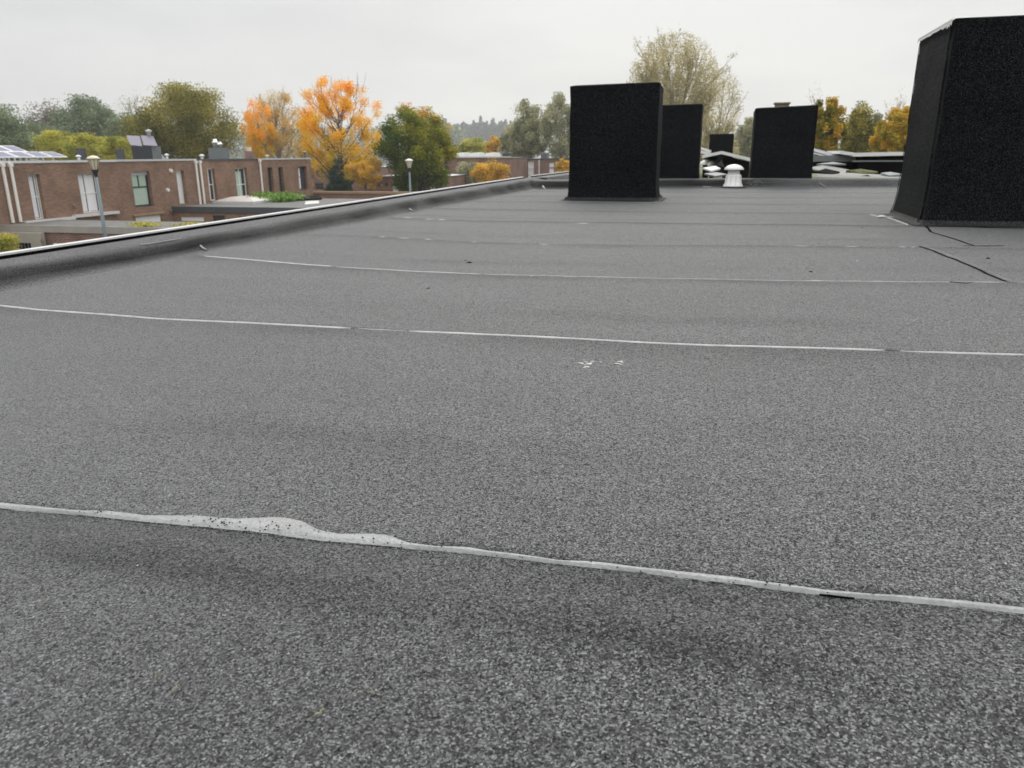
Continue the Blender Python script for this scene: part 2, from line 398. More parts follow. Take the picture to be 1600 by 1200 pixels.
for k in range(len(seams) - 1):
    near = 2 <= k <= 6
    NY = 40 if near else 14
    mb = MB(); vs = []; W = len(xsg)
    for j in range(-1, NY + 1):
        for x in xsg:
            a, b = seams[k](x), seams[k + 1](x) + .07
            t = max(j, 0) / NY; y = a + (b - a) * t
            z = roof_z(x, y, k) - (STEP(k) + .0005 if j < 0 else 0)
            vs.append((x, y - (.0006 if j < 0 else 0), z))
    fs = [(i * W + c, i * W + c + 1, (i + 1) * W + c + 1, (i + 1) * W + c) for i in range(NY + 1) for c in range(W - 1)]
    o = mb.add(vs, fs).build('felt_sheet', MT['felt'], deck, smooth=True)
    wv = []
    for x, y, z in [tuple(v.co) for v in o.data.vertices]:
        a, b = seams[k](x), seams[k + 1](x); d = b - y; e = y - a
        w_ = (.42 + .25 * fbm(x, y, 3, 2, 4)) * math.exp(-(max(d, 0) / .11) ** 2) + .10 * math.exp(-((d - .20) / .05) ** 2) * max(0, fbm(x, 0, 1.5, 2, k))  # shade of the overlap bulge, painted into the felt before each lap
        w_ += .62 * math.exp(-((y - _rf(x)) / .022) ** 2) * max(0, .55 + .9 * fbm(x, y, 5, 3, 2)) * (1 if -1.2 < x < .75 else 0)  # slope shade of the foreground ridge painted along its line, broken by noise
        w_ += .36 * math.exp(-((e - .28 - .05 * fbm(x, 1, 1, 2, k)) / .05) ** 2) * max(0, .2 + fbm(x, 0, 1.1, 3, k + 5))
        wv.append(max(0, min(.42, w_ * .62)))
    at0 = o.data.attributes.new('painted_dark', 'FLOAT', 'POINT'); at0.data.foreach_set('value', wv)

# bitumen bleeding out along the laps
def strip(name, top, bot, m, h=.0016, parent=deck, steps=160, edge=None, lift=.0008, rough=.0, seed=0, drop=.0035, taper=3):
    "top, bot: point lists (x,y) of far and near edge; the strip is a low cushion between them"
    ft, fb = seam_line(top), seam_line(bot)
    x0, x1 = max(min(p[0] for p in top), min(p[0] for p in bot)), min(max(p[0] for p in top), max(p[0] for p in bot))
    vs = []; K = 5
    for i in range(steps + 1):
        x = x0 + (x1 - x0) * i / steps
        yt, yb = ft(x), fb(x)
        mid = (yt + yb) / 2; hw = max((yt - yb) / 2, .0008)
        fade = min(1, min(i, steps - i) / taper)
        hw *= (.1 + .9 * fade)
        hw *= 1 + rough * fbm(x, 0, 38, 3, seed + 2)
        mid += rough * .25 * hw * fbm(x, 1, 25, 2, seed)
        for j in range(K):
            u = -1 + 2 * j / (K - 1); y = mid + hw * u
            zz = roof_z(x, y) if j == 0 else max(roof_z(x, y), roof_z(x, y + .012), roof_z(x, yt + .002))
            vs.append((x, y, zz + lift + h * (1 - u ** 4) * (1 + .3 * fbm(x, y, 20, 2)) - (drop if j == 0 else .001 if j == K - 1 else 0)))
    fs = [(i * K + j, (i + 1) * K + j, (i + 1) * K + j + 1, i * K + j + 1) for i in range(steps) for j in range(K - 1)]
    return MB().add(vs, fs).build(name, m, parent, smooth=True)
strip('bitumen_bleed', px_line(S1t), [(x, y - .0015) for x, y in px_line(S1b)], MT['bead'], h=.0022, steps=420, rough=.07, seed=1)
def thin(P, w, m=None, h=.001, rough=.35, steps=None, seed=0):
    pts = px_line(P); L_ = pts[-1][0] - pts[0][0]
    return strip('bitumen_bleed', [(x, y + w * .8) for x, y in pts], [(x, y - w * .5) for x, y in pts], m or MT['bead_pale'], h=h, rough=rough, steps=steps or max(16, int(abs(L_) * 110)), seed=seed, taper=3 if L_ > .5 else 8)
thin([(-30, 474)] + S2[:6] + [(548, 514.5)], .0105, seed=3)
thin([(560, 515), (600, 517), (636, 519)], .0034, seed=4)
thin([(638, 519)] + S2[7:10] + [(1240, 544), (1383, 548)], .0100, seed=5)
thin([(1406, 549), (1500, 552), (1600, 555), (1640, 556)], .0100, seed=6)
thin([(318, 400.5), (390, 406.5), (520, 416.5)], .014, seed=7)
thin([(524, 417), (640, 423.5), (752, 428)], .008, seed=8)
for a, b, w in ((768, 786, .006), (800, 812, .004), (826, 834, .006), (880, 900, .003), (1205, 1240, .010), (1246, 1300, .010), (1322, 1346, .009), (1354, 1396, .009), (1405, 1440, .003), (1514, 1572, .008), (1585, 1640, .006)):
    f3 = lambda x: float(np.interp(x, [p[0] for p in S3], [p[1] for p in S3]))
    thin([(a, f3(a)), ((a + b) / 2, f3((a + b) / 2)), (b, f3(b))], w, seed=a * .1)
thin([(756, f3(756)), (1000, f3(1000)), (1205, f3(1205)), (1572, f3(1572))], .0035, rough=.8, seed=31)
f4 = lambda x: float(np.interp(x, [p[0] for p in S4], [p[1] for p in S4]))
for a, b, w in ((592, 602, .02), (622, 640, .012), (663, 674, .02), (736, 744, .016), (842, 856, .016), (1242, 1262, .01), (1322, 1342, .01), (1404, 1416, .012), (1422, 1430, .014)):
    thin([(a, f4(a)), (b, f4(b))], w, seed=a * .1)
for a, b, y in ((628, 645, 340), (664, 678, 342), (682, 696, 342.5), (725, 735, 313), (900, 920, 349)):
    thin([(a, y), (b, y + .6)], .022, seed=a * .1)

# the two short head laps by the big chimney, open black joints with a pale torn edge
def crack(P, w, m, off=0, h=.003, name='lap_joint'):
    pts = [atz(*p) for p in P]; vs = []; n = 34; K = 3
    cum = [0]
    for i in range(1, len(pts)): cum.append(cum[-1] + (pts[i] - pts[i - 1]).length)
    for i in range(n + 1):
        s_ = cum[-1] * i / n
        x = float(np.interp(s_, cum, [p.x for p in pts])); y = float(np.interp(s_, cum, [p.y for p in pts]))
        ww = w * (.6 + .8 * abs(fbm(s_, off, 14, 3, off))) * (1 if 0 < i < n else .2)
        x += .006 * fbm(s_, 0, 9, 3, 2)
        for j in range(K):
            xx = x + off + (j - 1) * ww
            vs.append((xx, y, roof_z(xx, y) + .001 + (h if j == 1 else 0)))
    fs = [(i * K + j, i * K + j + 1, (i + 1) * K + j + 1, (i + 1) * K + j) for i in range(n) for j in range(K - 1)]
    return MB().add(vs, fs).build(name, m, deck)
crack([(1437, 385), (1460, 394), (1500, 410), (1560, 436), (1572, 441)], .0075, MT['tar'], h=.0025)
crack([(1449, 388), (1490, 404), (1520, 416), (1560, 434), (1585, 443)], .0016, MT['bead'], off=.009, h=.002)
crack([(1447, 354), (1455, 362), (1480, 370), (1522, 384)], .009, MT['tar'], h=.002)
crack([(1360, 336), (1375, 340), (1390, 341), (1412, 350), (1420, 353)], .008, MT['bead'], h=.006)
def darkline(P, w, seed):
    pts = px_line(P)
    strip('lap_joint', [(x, y + w) for x, y in pts], [(x, y - w) for x, y in pts], MT['tar'], h=.0006, rough=.6, steps=60, seed=seed, lift=.0012, drop=.001, taper=20)
darkline([(1505, 384), (1540, 384.5), (1570, 384)], .006, 3)
darkline([(1450, 353), (1500, 354), (1560, 357), (1640, 360)], .006, 4)
darkline([(1483, 441), (1510, 443.5), (1520, 442)], .004, 8)
# dark gap in the first lap, and grit stuck in the bleed
darkline([(1280, 929), (1300, 931), (1335, 935)], .0008, 5)
def specks(name, pts, r, m, flat=.5, parent=deck, lift=.002):
    mb = MB()
    for (x, y) in pts:
        q = r * rnd.uniform(.5, 1.4); z = roof_z(x, y) + lift; a = rnd.random() * PI
        vs = []
        for j in range(5):
            t = a + j * 2 * PI / 5; rr = q * rnd.uniform(.7, 1.2); vs.append((x + rr * math.cos(t), y + rr * math.sin(t), z - q * flat * .6))
        vs.append((x + q * .1, y, z + q * flat))
        mb.add(vs, [(j, (j + 1) % 5, 5) for j in range(5)])
    o = mb.build(name, m, parent); o['kind'] = 'stuff'; return o
gp = []
for cx, cy, sx, sy, n in ((340, 822, 22, 5, 34), (410, 832, 18, 4, 26), (150, 803, 22, 3, 16), (440, 822, 60, 8, 22), (560, 845, 60, 6, 16), (270, 815, 60, 5, 10), (650, 856, 40, 4, 10), (1000, 893, 120, 5, 22), (1200, 915, 60, 4, 12), (1400, 935, 90, 4, 10), (820, 873, 70, 5, 10), (480, 838, 70, 8, 14)):
    for _ in range(n):
        p = atz(rnd.gauss(cx, sx), rnd.gauss(cy, sy)); gp.append((p.x, p.y))
specks('loose_granules', gp, .0010, MT['tar'], lift=.0042)
wp = []
for _ in range(260):
    y = .5 + 9.4 * rnd.random() ** 1.2; x = rnd.uniform(-2.1, .25 + y * .42); wp.append((x, y))
for p in ((240, 411), (255, 411), (265, 405), (473, 358), (482, 358), (74, 441), (121, 429), (30, 450), (1250, 300), (1388, 398), (744, 370), (829, 432), (1062, 440), (1276, 460), (970, 590)):
    q = atz(*p); wp += [(q.x, q.y), (q.x + .004, q.y + .006)]
specks('white_grit', wp, .0013, MT['chip'], lift=.001)
far = []
for _ in range(60):
    y = rnd.uniform(3, 9.5); far.append((rnd.uniform(-2, .2 + y * .4), y))
specks('white_grit', far, .004, MT['chip'], lift=.001)
dk = [tuple(atz(*p)[:2]) for p in ((727, 407), (733, 410), (1267, 424), (670, 451), (1150, 335), (1543, 405), (1347, 356))]
specks('dark_grit', dk, .012, MT['tar'], lift=.001, flat=.25)

# ---- left parapet: low felt kerb with white metal edge trim
par = thing('roof_kerb', 'low felt-covered kerb with white metal edge along the left side of the roof', 'roof kerb', (-2.3, 3, 0))
ys = np.concatenate([np.linspace(-3, 10.1, 150)])
prof_n = 9
vs = []
for y in ys:
    t = min(1, max(0, (y - 1.5) / 8.5))
    crest = .056 + .060 * t; sh = .040 + .062 * t ** 1.2
    w = .026 * fbm(y, 0, 1.7, 4, 1) + .006 * math.sin(y * 7)
    w *= 1 - .6 * t
    d = .008 * fbm(y, 3, 3.5, 4, 4)
    P = [(-2.13 + w * 1.2, -.006), (-2.165 + w, .004), (-2.20 + w, .010 + d * .3), (-2.235 + w * .8, sh * .50 + d), (-2.268 + w * .5, sh * .9 + d), (-2.295 + w * .3, sh + .006 + d), (-2.34, sh + .009 + d * .5), (-2.40, crest), (-2.445, crest - .001)]
    vs += [(x, y, z) for x, z in P]
vs = [tuple(v) for v in vs]
fs = [(i * prof_n + j, (i + 1) * prof_n + j, (i + 1) * prof_n + j + 1, i * prof_n + j + 1) for i in range(len(ys) - 1) for j in range(prof_n - 1)]
kb = MB().add(vs, [tuple(reversed(f)) for f in fs]).build('felt_upstand', MT['felt'], par, smooth=True)
def set_painted_dark(o, f_):
    a_ = o.data.attributes.new('painted_dark', 'FLOAT', 'POINT'); a_.data.foreach_set('value', [max(0, min(.97, f_(i, v.co))) for i, v in enumerate(o.data.vertices)])
_w = (0, .15, .58, .82, .74, .40, .10, .05, .35)  # kerb felt darkest on its inner slope, lighter at foot and crest
set_painted_dark(kb, lambda i, c: _w[i % 9] * (1 + .28 * fbm(c.x * 3, c.y, 2.2, 4, 6)))
def trim_run(y0, y1, parent, x=-2.44, mtl='white_metal', zf=None):
    zf = zf or (lambda y: .056 + .060 * min(1, max(0, (y - 1.5) / 8.5)))
    n = 12; top = MB(); inner = MB()
    for i in range(n):
        a, b = y0 + (y1 - y0) * i / n, y0 + (y1 - y0) * (i + 1) / n
        za, zb = zf(a), zf(b)
        def lp(x0, x1, l0, l1, mb):
            mb.add([(x0, a, za + l0), (x1, a, za + l0), (x1, b, zb + l0), (x0, b, zb + l0), (x0, a, za + l1), (x1, a, za + l1), (x1, b, zb + l1), (x0, b, zb + l1)],
                   [(0, 3, 2, 1), (4, 5, 6, 7)] + ([(0, 1, 5, 4)] if i == 0 else []) + [(1, 2, 6, 5)] + ([(2, 3, 7, 6)] if i == n - 1 else []) + [(3, 0, 4, 7)])
        lp(x - .036, x, -.10, .017, top)
        lp(x + .0005, x + .010, -.008, .010, inner)
    top.build('edge_trim', MT[mtl], parent); return inner.build('sealing_strip', MT['tar'], parent)
for a, b in ((-3, -.2), (-.196, 2.3), (2.304, 4.8), (4.804, 7.3), (7.304, 9.85)): trim_run(a, b, par)
# torched cross-joints on the kerb
for (px, py) in ((283, 392), (584, 331), (848, 291)):
    q = atz(px, py); y = q.y
    MB().tube([(-2.17, y - .012, .009), (-2.195, y + .002, .013), (-2.215, y + .012, .024)], .003 + .0006 * y, 6).build('joint_bleed', MT['bead'], par, smooth=True)
q = atx(262, 377, -2.30); MB().box(-2.31, -2.302, q.y - .16, q.y + .1, .052, .055).build('joint_bleed', MT['bead'], par)

# ---- far kerb between this roof and the next, felt covered
kline = [(-2.42, 9.75), (-2.12, 9.22), (-1.6, 9.35), (-.9, 9.66), (-.2, 9.88), (1.0, 10.02), (1.9, 10.12), (4, 10.3), (9, 10.6)]
fk = thing('roof_kerb', 'felt-covered kerb crossing the far end of the roof behind the chimneys', 'roof kerb', (0, 9.9, 0))
kx = np.linspace(-2.40, 9, 130); kf = seam_line(kline); vs = []
for x in kx:
    y = kf(x); w = .012 * fbm(x, 2, 1.5, 3, 8)
    P = [(y - .06 + w, .0), (y + w, .012), (y + .03 + w, .035), (y + .07, .085 + w * .5), (y + .11, .102 + w * .4), (y + .34, .105), (y + .37, .08), (y + .37, -.3)]
    vs += [(x, a, b) for a, b in P]
K = 8
fs = [(i * K + j, (i + 1) * K + j, (i + 1) * K + j + 1, i * K + j + 1) for i in range(len(kx) - 1) for j in range(K - 1)]
kb2 = MB().add(vs, fs).build('felt_upstand', MT['felt'], fk, smooth=True)
_w2 = (0, .35, .72, .70, .25, .05, .1, .1)  # far kerb darkest on its near slope, fading towards the right
set_painted_dark(kb2, lambda i, c: _w2[i % 8] * (1 + .25 * fbm(c.x, c.y * 3, 2.2, 4, 6)) * (1.0 if c.x < .2 else max(.12, 1 - (c.x - .2) * 1.4)))
MB().tube([at(848, 291, 9.2), at(852, 297, 9.12)], .012, 6).build('joint_bleed', MT['bead'], fk, smooth=True)
MB().tube([(1.10, 10.12, .07), (1.15, 10.04, .035), (1.19, 9.98, .014)], .006, 6).build('joint_bleed', MT['bead'], fk, smooth=True)
MB().tube([(-.25, 9.9, .015), (-.16, 9.84, .012), (-.12, 9.78, .01)], .008, 6).build('joint_bleed', MT['bead'], fk, smooth=True)

# walls of the building under our feet
own = thing('brick_building', 'brick building under the felted flat roof', 'building', (3, 12, GZ))
MB().box(-2.42, 9, -3, 28, GZ, -.26).build('wall', MT['brick_dark'], own)

# ---- the next roof of the row: mossy gravel, with light edge trim
nr = MB(); g = 46; vs = []
for j in range(g + 1):
    for i in range(g + 1):
        x, y = -2.40 + 14 * i / g, 10.2 + 17.8 * j / g
        vs.append((x, y, -.02 + .03 * fbm(x, y, .9, 4, 6)))
nr.add(vs, [(j * (g + 1) + i, j * (g + 1) + i + 1, (j + 1) * (g + 1) + i + 1, (j + 1) * (g + 1) + i) for j in range(g) for i in range(g)])
nro = nr.build('neighbouring_roof', MT['moss']); nro['kind'] = 'structure'
nk = thing('roof_kerb', 'pale yellow-streaked kerb of the next roof, left of the first black chimney', 'roof kerb', (-2.3, 18, 0))
MB().box(-2.43, -2.2, 10.12, 28, -.12, .115).build('felt_upstand', MT['felt'], nk)
trim_run(10.2, 28, nk, mtl='trim_light', zf=lambda y: .118)

# ================================================================ CHIMNEYS
def chimney(label, x0, x1, y0, y1, zt_l, zt_r, flare=.03, group='black felt-wrapped chimneys on the roof', taper=.0, seed=0, zb=0.0, cap=None, fringe=False, back_drop=0.0):
    cx, cy = (x0 + x1) / 2, (y0 + y1) / 2
    t = thing('chimney', label, 'chimney', (cx, cy, zb), group)
    nu, nv = 16, 22; per = []
    hx, hy = (x1 - x0) / 2, (y1 - y0) / 2
    # perimeter with slightly rounded corners
    r = .012
    for (sx, sy, a0) in ((1, -1, -90), (1, 1, 0), (-1, 1, 90), (-1, -1, 180)):
        for a in (0, 30, 60, 90):
            t_ = math.radians(a0 + a); per.append((sx * (hx - r) + r * math.cos(t_), sy * (hy - r) + r * math.sin(t_)))
        nxt = {(1, -1): (1, 1), (1, 1): (-1, 1), (-1, 1): (-1, -1), (-1, -1): (1, -1)}[(sx, sy)]
        p = per[-1]; e = (nxt[0] * (hx - (r if nxt[0] != sx else 0)), nxt[1] * (hy - (r if nxt[1] != sy else 0)))
        for k in range(1, 9):
            f = k / 9
            if sx == nxt[0]: per.append((sx * hx, p[1] + (nxt[1] * (hy - r) - p[1]) * f))
            else: per.append((p[0] + (nxt[0] * (hx - r) - p[0]) * f, sy * hy))
    n = len(per); vs = []
    for i in range(nv + 1):
        v = (i / nv) ** 1.5 if i < nv * .4 else i / nv
        v = (i / nv) ** 1.4
        for (a, b) in per:
            zt = zt_l + (zt_r - zt_l) * (a + hx) / (2 * hx) - back_drop * (b + hy) / (2 * hy)
            z = zb - .01 + (zt - zb + .01) * v
            fl = 1 + 0 * v; sp = flare * math.exp(-v * 14) + taper * (1 - v)
            nn = Vector((a, b, 0)).normalized()
            d = .0035 * fbm(a * 2 + seed, z * 1.6 + b * 2, 3.2, 4, seed) + .0015 * math.sin(z * 23 + seed + 2 * fbm(a, b, 3, 2))
            qx = a + (1 if a > 0 else -1) * sp * min(1, abs(a) / hx) + (d if abs(abs(a) - hx) < .02 else 0)
            qy = b + (1 if b > 0 else -1) * sp * min(1, abs(b) / hy) + (d if abs(abs(b) - hy) < .02 else 0)
            vs.append((cx + qx, cy + qy, z))
    fs = [(i * n + j, i * n + (j + 1) % n, (i + 1) * n + (j + 1) % n, (i + 1) * n + j) for i in range(nv) for j in range(n)]
    fs.append(tuple(range(nv * n, (nv + 1) * n)))
    body = MB().add(vs, fs).build('felt_wrapping', MT['chim'], t, smooth=True)
    body.data.set_sharp_from_angle(angle=math.radians(35)) if hasattr(body.data, 'set_sharp_from_angle') else None
    fv = []; m_ = len(per)
    for (o_f, zf) in ((.002, .030), (.010, .016), (.022, .008), (.045, .003)):
        for (a, b) in per:
            L_ = max(abs(a) / hx, abs(b) / hy); wv = 1 + .25 * fbm(a * 4, b * 4, 2, 2, seed)
            ox_ = (1 if a > 0 else -1) * o_f * wv * min(1, max(0, abs(a) / hx) ** 6); oy_ = (1 if b > 0 else -1) * o_f * wv * min(1, max(0, abs(b) / hy) ** 6)
            fv.append((cx + a + ox_ + (1 if a > 0 else -1) * flare * min(1, abs(a) / hx), cy + b + oy_ + (1 if b > 0 else -1) * flare * min(1, abs(b) / hy), zb + zf + .002))
    MB().add(fv, [(i * m_ + j, i * m_ + (j + 1) % m_, (i + 1) * m_ + (j + 1) % m_, (i + 1) * m_ + j)[::-1] for i in range(3) for j in range(m_)]).build('base_fillet', MT['felt_band'], t, smooth=True)
    # top sheet folded over the edge, a little uneven
    mb = MB(); m = 18; vs = []
    for (s_, off) in ((0, .0), (1, .006), (1, .007)):
        pass
    ring = []
    for (a, b) in per:
        zt = zt_l + (zt_r - zt_l) * (a + hx) / (2 * hx) - back_drop * (b + hy) / (2 * hy)
        ring.append((a, b, zt))
    lo = [(cx + a * (1 + .002 / hx), cy + b * (1 + .002 / hy), z - .035 + .010 * fbm(a * 3, b * 3, 3, 3, seed + 4)) for a, b, z in ring]
    hi = [(cx + a * (1 + .002 / hx), cy + b * (1 + .002 / hy), z + .002 + .004 * fbm(a * 3, b * 3, 4, 3, seed + 1)) for a, b, z in ring]
    inn = [(cx + a * .9, cy + b * .9, z + .010) for a, b, z in ring]
    vs = lo + hi + inn
    fs = [(j, (j + 1) % n, n + (j + 1) % n, n + j) for j in range(n)] + [(n + j, n + (j + 1) % n, 2 * n + (j + 1) % n, 2 * n + j) for j in range(n)] + [tuple(range(2 * n, 3 * n))]
    mb.add(vs, fs).build('top_sheet', MT['chim'], t)
    # torched corner laps: ragged bead of bitumen down the front corners
    def corner(sx, sy, off, m_, w=.004, gap=.25, nm='corner_seam'):
        mbb = MB(); k = 90; prev = None
        for i in range(k + 1):
            z = zb + (zt_l - zb) * i / k * .97 + .01; v = (z - zb) / (zt_l - zb)
            on = fbm(z, seed, 9, 3, seed + 3) > gap - .6
            sp = flare * math.exp(-v * 14) + taper * (1 - v)
            yy = cy + sy * (hy + sp)
            xx = cx + sx * (hx + sp + .0035)
            yb = yy - sy * (off + .006 * fbm(z, 1, 14, 3, seed))
            ww = w * (.5 + rnd.random())
            cur = [(xx, yb - ww, z), (xx + sx * .003, yb, z), (xx, yb + ww, z)]
            if prev and on: mbb.add(prev + cur, [(0, 1, 4, 3), (1, 2, 5, 4)])
            prev = cur
        if mbb.f: tag(mbb.build(nm, m_, t), kind='stuff')
    return t, corner, (cx, cy, hx, hy)
ch1, cn, _ = chimney('large black felt chimney in front, left of the white vent pipe', -1.33, -.56, 7.03, 7.45, .965, .975, seed=2, flare=.025, back_drop=.02)
MB().box(-1.37, -1.27, 6.985, 7.0, .0, .006).build('base_bleed', MT['bead'], ch1)
mbb = MB()
for i in range(16):
    a = at(1030 + rnd.uniform(-14, 8), 308 + rnd.uniform(-2, 8), 7.03); a = atz(1024 + rnd.gauss(0, 9), 312 + rnd.gauss(0, 4))
    mbb.lathe([(.010 * rnd.uniform(.4, 1), 0), (.004, .004)], (a.x, a.y, .008), 6)
tag(mbb.build('base_bleed', MT['bead'], ch1), kind='stuff')
ch2, cn, _ = chimney('narrower black felt chimney directly behind the front one, partly hidden by it', -.80, -.29, 10.12, 10.6, .965, .97, seed=5, flare=.03, zb=.02)
ch3, cn, _ = chimney('black felt chimney right of the white vent pipe, small brown cap on top', .335, 1.045, 10.26, 10.95, .915, .935, seed=8, flare=.035, zb=.03, back_drop=.015)
MB().box(.57, .73, 10.5, 10.66, .90, .975).box(.555, .745, 10.485, 10.675, .976, .992).build('flue_cap', MT['concrete'], ch3)
cc = at(1127, 224, 17)
ch4, cn, _ = chimney('small black felt chimney far back, above the tilted panels', cc.x - .24, cc.x + .24, 17, 17.5, .775, .775, seed=12, flare=.01)
chb, cnb, _ = chimney('tall black felt chimney close at the right edge with torn seams', 1.135, 2.35, 4.88, 5.68, 1.07, 1.07, seed=15, flare=.03, taper=.012, back_drop=.0)
cnb(-1, -1, .05, MT['tar'], w=.005, gap=.32)
cnb(-1, 1, .02, MT['tar'], w=.006, gap=.1)
cnb(-1, -1, .075, MT['chim'], w=.016, gap=-2, nm='corner_lap')
# pale torn fibres along the top left edge of the big chimney
mb = MB(); prev = None
for i in range(60):
    y = 4.89 + .78 * i / 59; h_ = .006 + .016 * abs(fbm(y, 0, 16, 3, 3)) + (.018 if i < 14 else 0) * rnd.random()
    cur = [(1.120, y, 1.062), (1.1195, y, 1.062 + .012), (1.127, y, 1.072 + h_ * .4), (1.118, y, 1.060 - h_)]
    if prev: mb.add(prev + cur, [(0, 1, 5, 4), (1, 2, 6, 5), (3, 0, 4, 7)])
    prev = cur
mb.build('torn_edge', MT['chip'], chb)
MB().add([(1.02, 5.50, .006), (1.12, 5.42, .008), (1.10, 5.36, .006), (1.06, 5.38, .007)], [(0, 1, 2, 3)]).build('base_bleed', MT['bead'], chb)
q = atz(1378, 340); MB().lathe([(.028, 0), (.02, .006), (.006, .009)], (q.x, q.y, .006), 9).build('base_bleed', MT['chip'], chb)

# ---- white vent pipe
vp = thing('vent_pipe', 'white plastic roof vent with mushroom cap between the black chimneys', 'vent', (.13, 9.93, 0), 'white mushroom vents')
MB().lathe([(.155, .004), (.15, .012), (.10, .018)], (.13, 9.93, 0), 28).build('base_collar', MT['felt_band'], vp, smooth=True)
MB().lathe([(.118, .016), (.115, .03), (.098, .045), (.088, .14), (.085, .155)], (.13, 9.93, 0), 28).build('pipe_skirt', MT['white_pvc'], vp, smooth=True)
MB().lathe([(.084, .155), (.070, .158), (.068, .215)], (.13, 9.93, 0), 28).build('pipe', MT['white_pvc'], vp, smooth=True)
for k in range(10):
    a = 2 * PI * k / 10; c_, s_ = math.cos(a), math.sin(a)
    MB().tube([(.13 + .110 * c_, 9.93 + .110 * s_, .03), (.13 + .094 * c_, 9.93 + .094 * s_, .06), (.13 + .089 * c_, 9.93 + .089 * s_, .14)], .004, 5).build('rib', MT['trim_light'], vp)
MB().lathe([(.070, .213), (.112, .209), (.114, .218), (.105, .236), (.078, .257), (.04, .27), (.008, .274)], (.13, 9.93, 0), 28).build('cap', MT['white_pvc'], vp, smooth=True)
# loose fibre threads beside the vent
mb = MB()
for k in range(5):
    p = at(1165 + 4 * k, 286 + rnd.uniform(-4, 5), 9.97); pts = [p + Vector((.02 * j, 0, .012 * math.sin(j * 1.7 + k))) for j in range(5)]
    mb.tube(pts, .0022, 4)
o = mb.build('loose_threads', MT['bead']); tag(relocate(o), 'pale loose fibre threads on the kerb beside the vent', 'thread', kind='stuff')

# small mushroom vents on the next roof
for i, (px, py, Y, s_) in enumerate(((1103, 254, 14.2, 1.0), (1113, 255.5, 14.0, .75))):
    p = at(px, py, Y); z0 = -.02
    lb = ('larger white mushroom vent under the tilted panels, behind the second chimney', 'smaller white mushroom vent under the tilted panels, nearer the vent pipe')[i]
    v_ = thing('vent_pipe', lb, 'vent', (p.x, p.y, z0), 'white mushroom vents')
    MB().lathe([(.05 * s_, 0), (.05 * s_, p.z - z0)], (p.x, p.y, z0), 16).build('pipe', MT['black'], v_, smooth=True)
    MB().lathe([(.10 * s_, 0), (.105 * s_, .012), (.09 * s_, .05), (.05 * s_, .075), (.01, .085)], (p.x, p.y, p.z - .04), 20).build('cap', MT['white_pvc'], v_, smooth=True)

# ---- tilted solar panels on the next roof
def panel(label, a, b, depth, th=.045, leg_z=-.02, cat='solar panel', group='solar panels on the next roof', legs=True, skirt=True, dz=0.0):
    "panel whose near edge runs from a to b; it goes back by depth"
    a, b = Vector(a), Vector(b); c_ = (a + b) / 2
    t = thing('solar_panel', label, cat, (c_.x, c_.y + depth / 2, min(a.z, b.z) - .02), group)
    d = Vector((0, depth, dz)); u = (b - a).normalized(); nrm = u.cross(d.normalized()).normalized()
    if nrm.z < 0: nrm = -nrm
    P = [a, b, b + d, a + d]
    Q = [p - nrm * th for p in P]
    f = .025
    def lerp(s, v): return a + (b - a) * s + d * v
    ins = [lerp(s, v) + nrm * .001 for s, v in ((.03, .03), (.97, .03), (.97, .97), (.03, .97))]
    mb = MB().add(P + Q, [(4, 5, 1, 0), (5, 6, 2, 1), (6, 7, 3, 2), (7, 4, 0, 3), (0, 1, 2, 3)])
    mb.build('frame', MT['alu'], t)
    MB().quad(*ins).build('cell_sheet', MT['cells'], t)
    MB().quad(*[p + nrm * .002 for p in Q][::-1]).build('back_sheet', MT['black'], t)
    if skirt:
        zt = [p - nrm * (th + .015) for p in (lerp(.10, .1), lerp(1.0, .1), lerp(1.0, .8), lerp(.10, .8))]
        lo = [Vector((p.x, p.y, leg_z)) for p in zt]
        MB().add(zt + lo, [(0, 1, 5, 4), (1, 2, 6, 5), (2, 3, 7, 6), (3, 0, 4, 7), (0, 3, 2, 1)]).build('ballast_mount', MT['black'], t)
    return t
A = lambda px, py, Y: at(px, py, Y)
panel('tilted solar panel falling to the right behind the white vent, its edge bright', A(1128, 236, 13), A(1174, 247, 13), 1.6)
panel('tilted solar panel falling to the left behind the white vent', A(1097, 242.5, 13.0), A(1127, 236, 13.0), 1.6, skirt=False)
panel('upper solar panel edge showing right of the second chimney', A(1085, 226, 16.0), A(1111, 235, 16.0), 1.6, skirt=False)
panel('lower solar panel edge showing right of the second chimney', A(1085, 233, 15.0), A(1111, 239, 15.0), .9, skirt=False)
panel('solar panel sloping down to the right from behind the third chimney', A(1262, 229, 13.4), A(1317, 244, 13.4), 1.6, skirt=False)
panel('lower solar panel sloping down to the right beside the third chimney', A(1262, 236, 12.9), A(1300, 245, 12.9), .45, skirt=False, th=.02)
panel('long low solar panel on black ballast left of the tall chimney, its bright edge seen', A(1313, 235.5, 12.6), A(1334, 238.5, 12.6), 1.5, skirt=False)
p1 = panel('long solar panel on a black box left of the tall chimney', A(1333, 239.5, 12.5), A(1440, 237, 12.5), 1.6, leg_z=-.0)
MB().box(A(1334, 240, 12.4).x, A(1440, 240, 12.4).x, 12.42, 12.47, .27, .29).build('rail', MT['zinc'], p1)
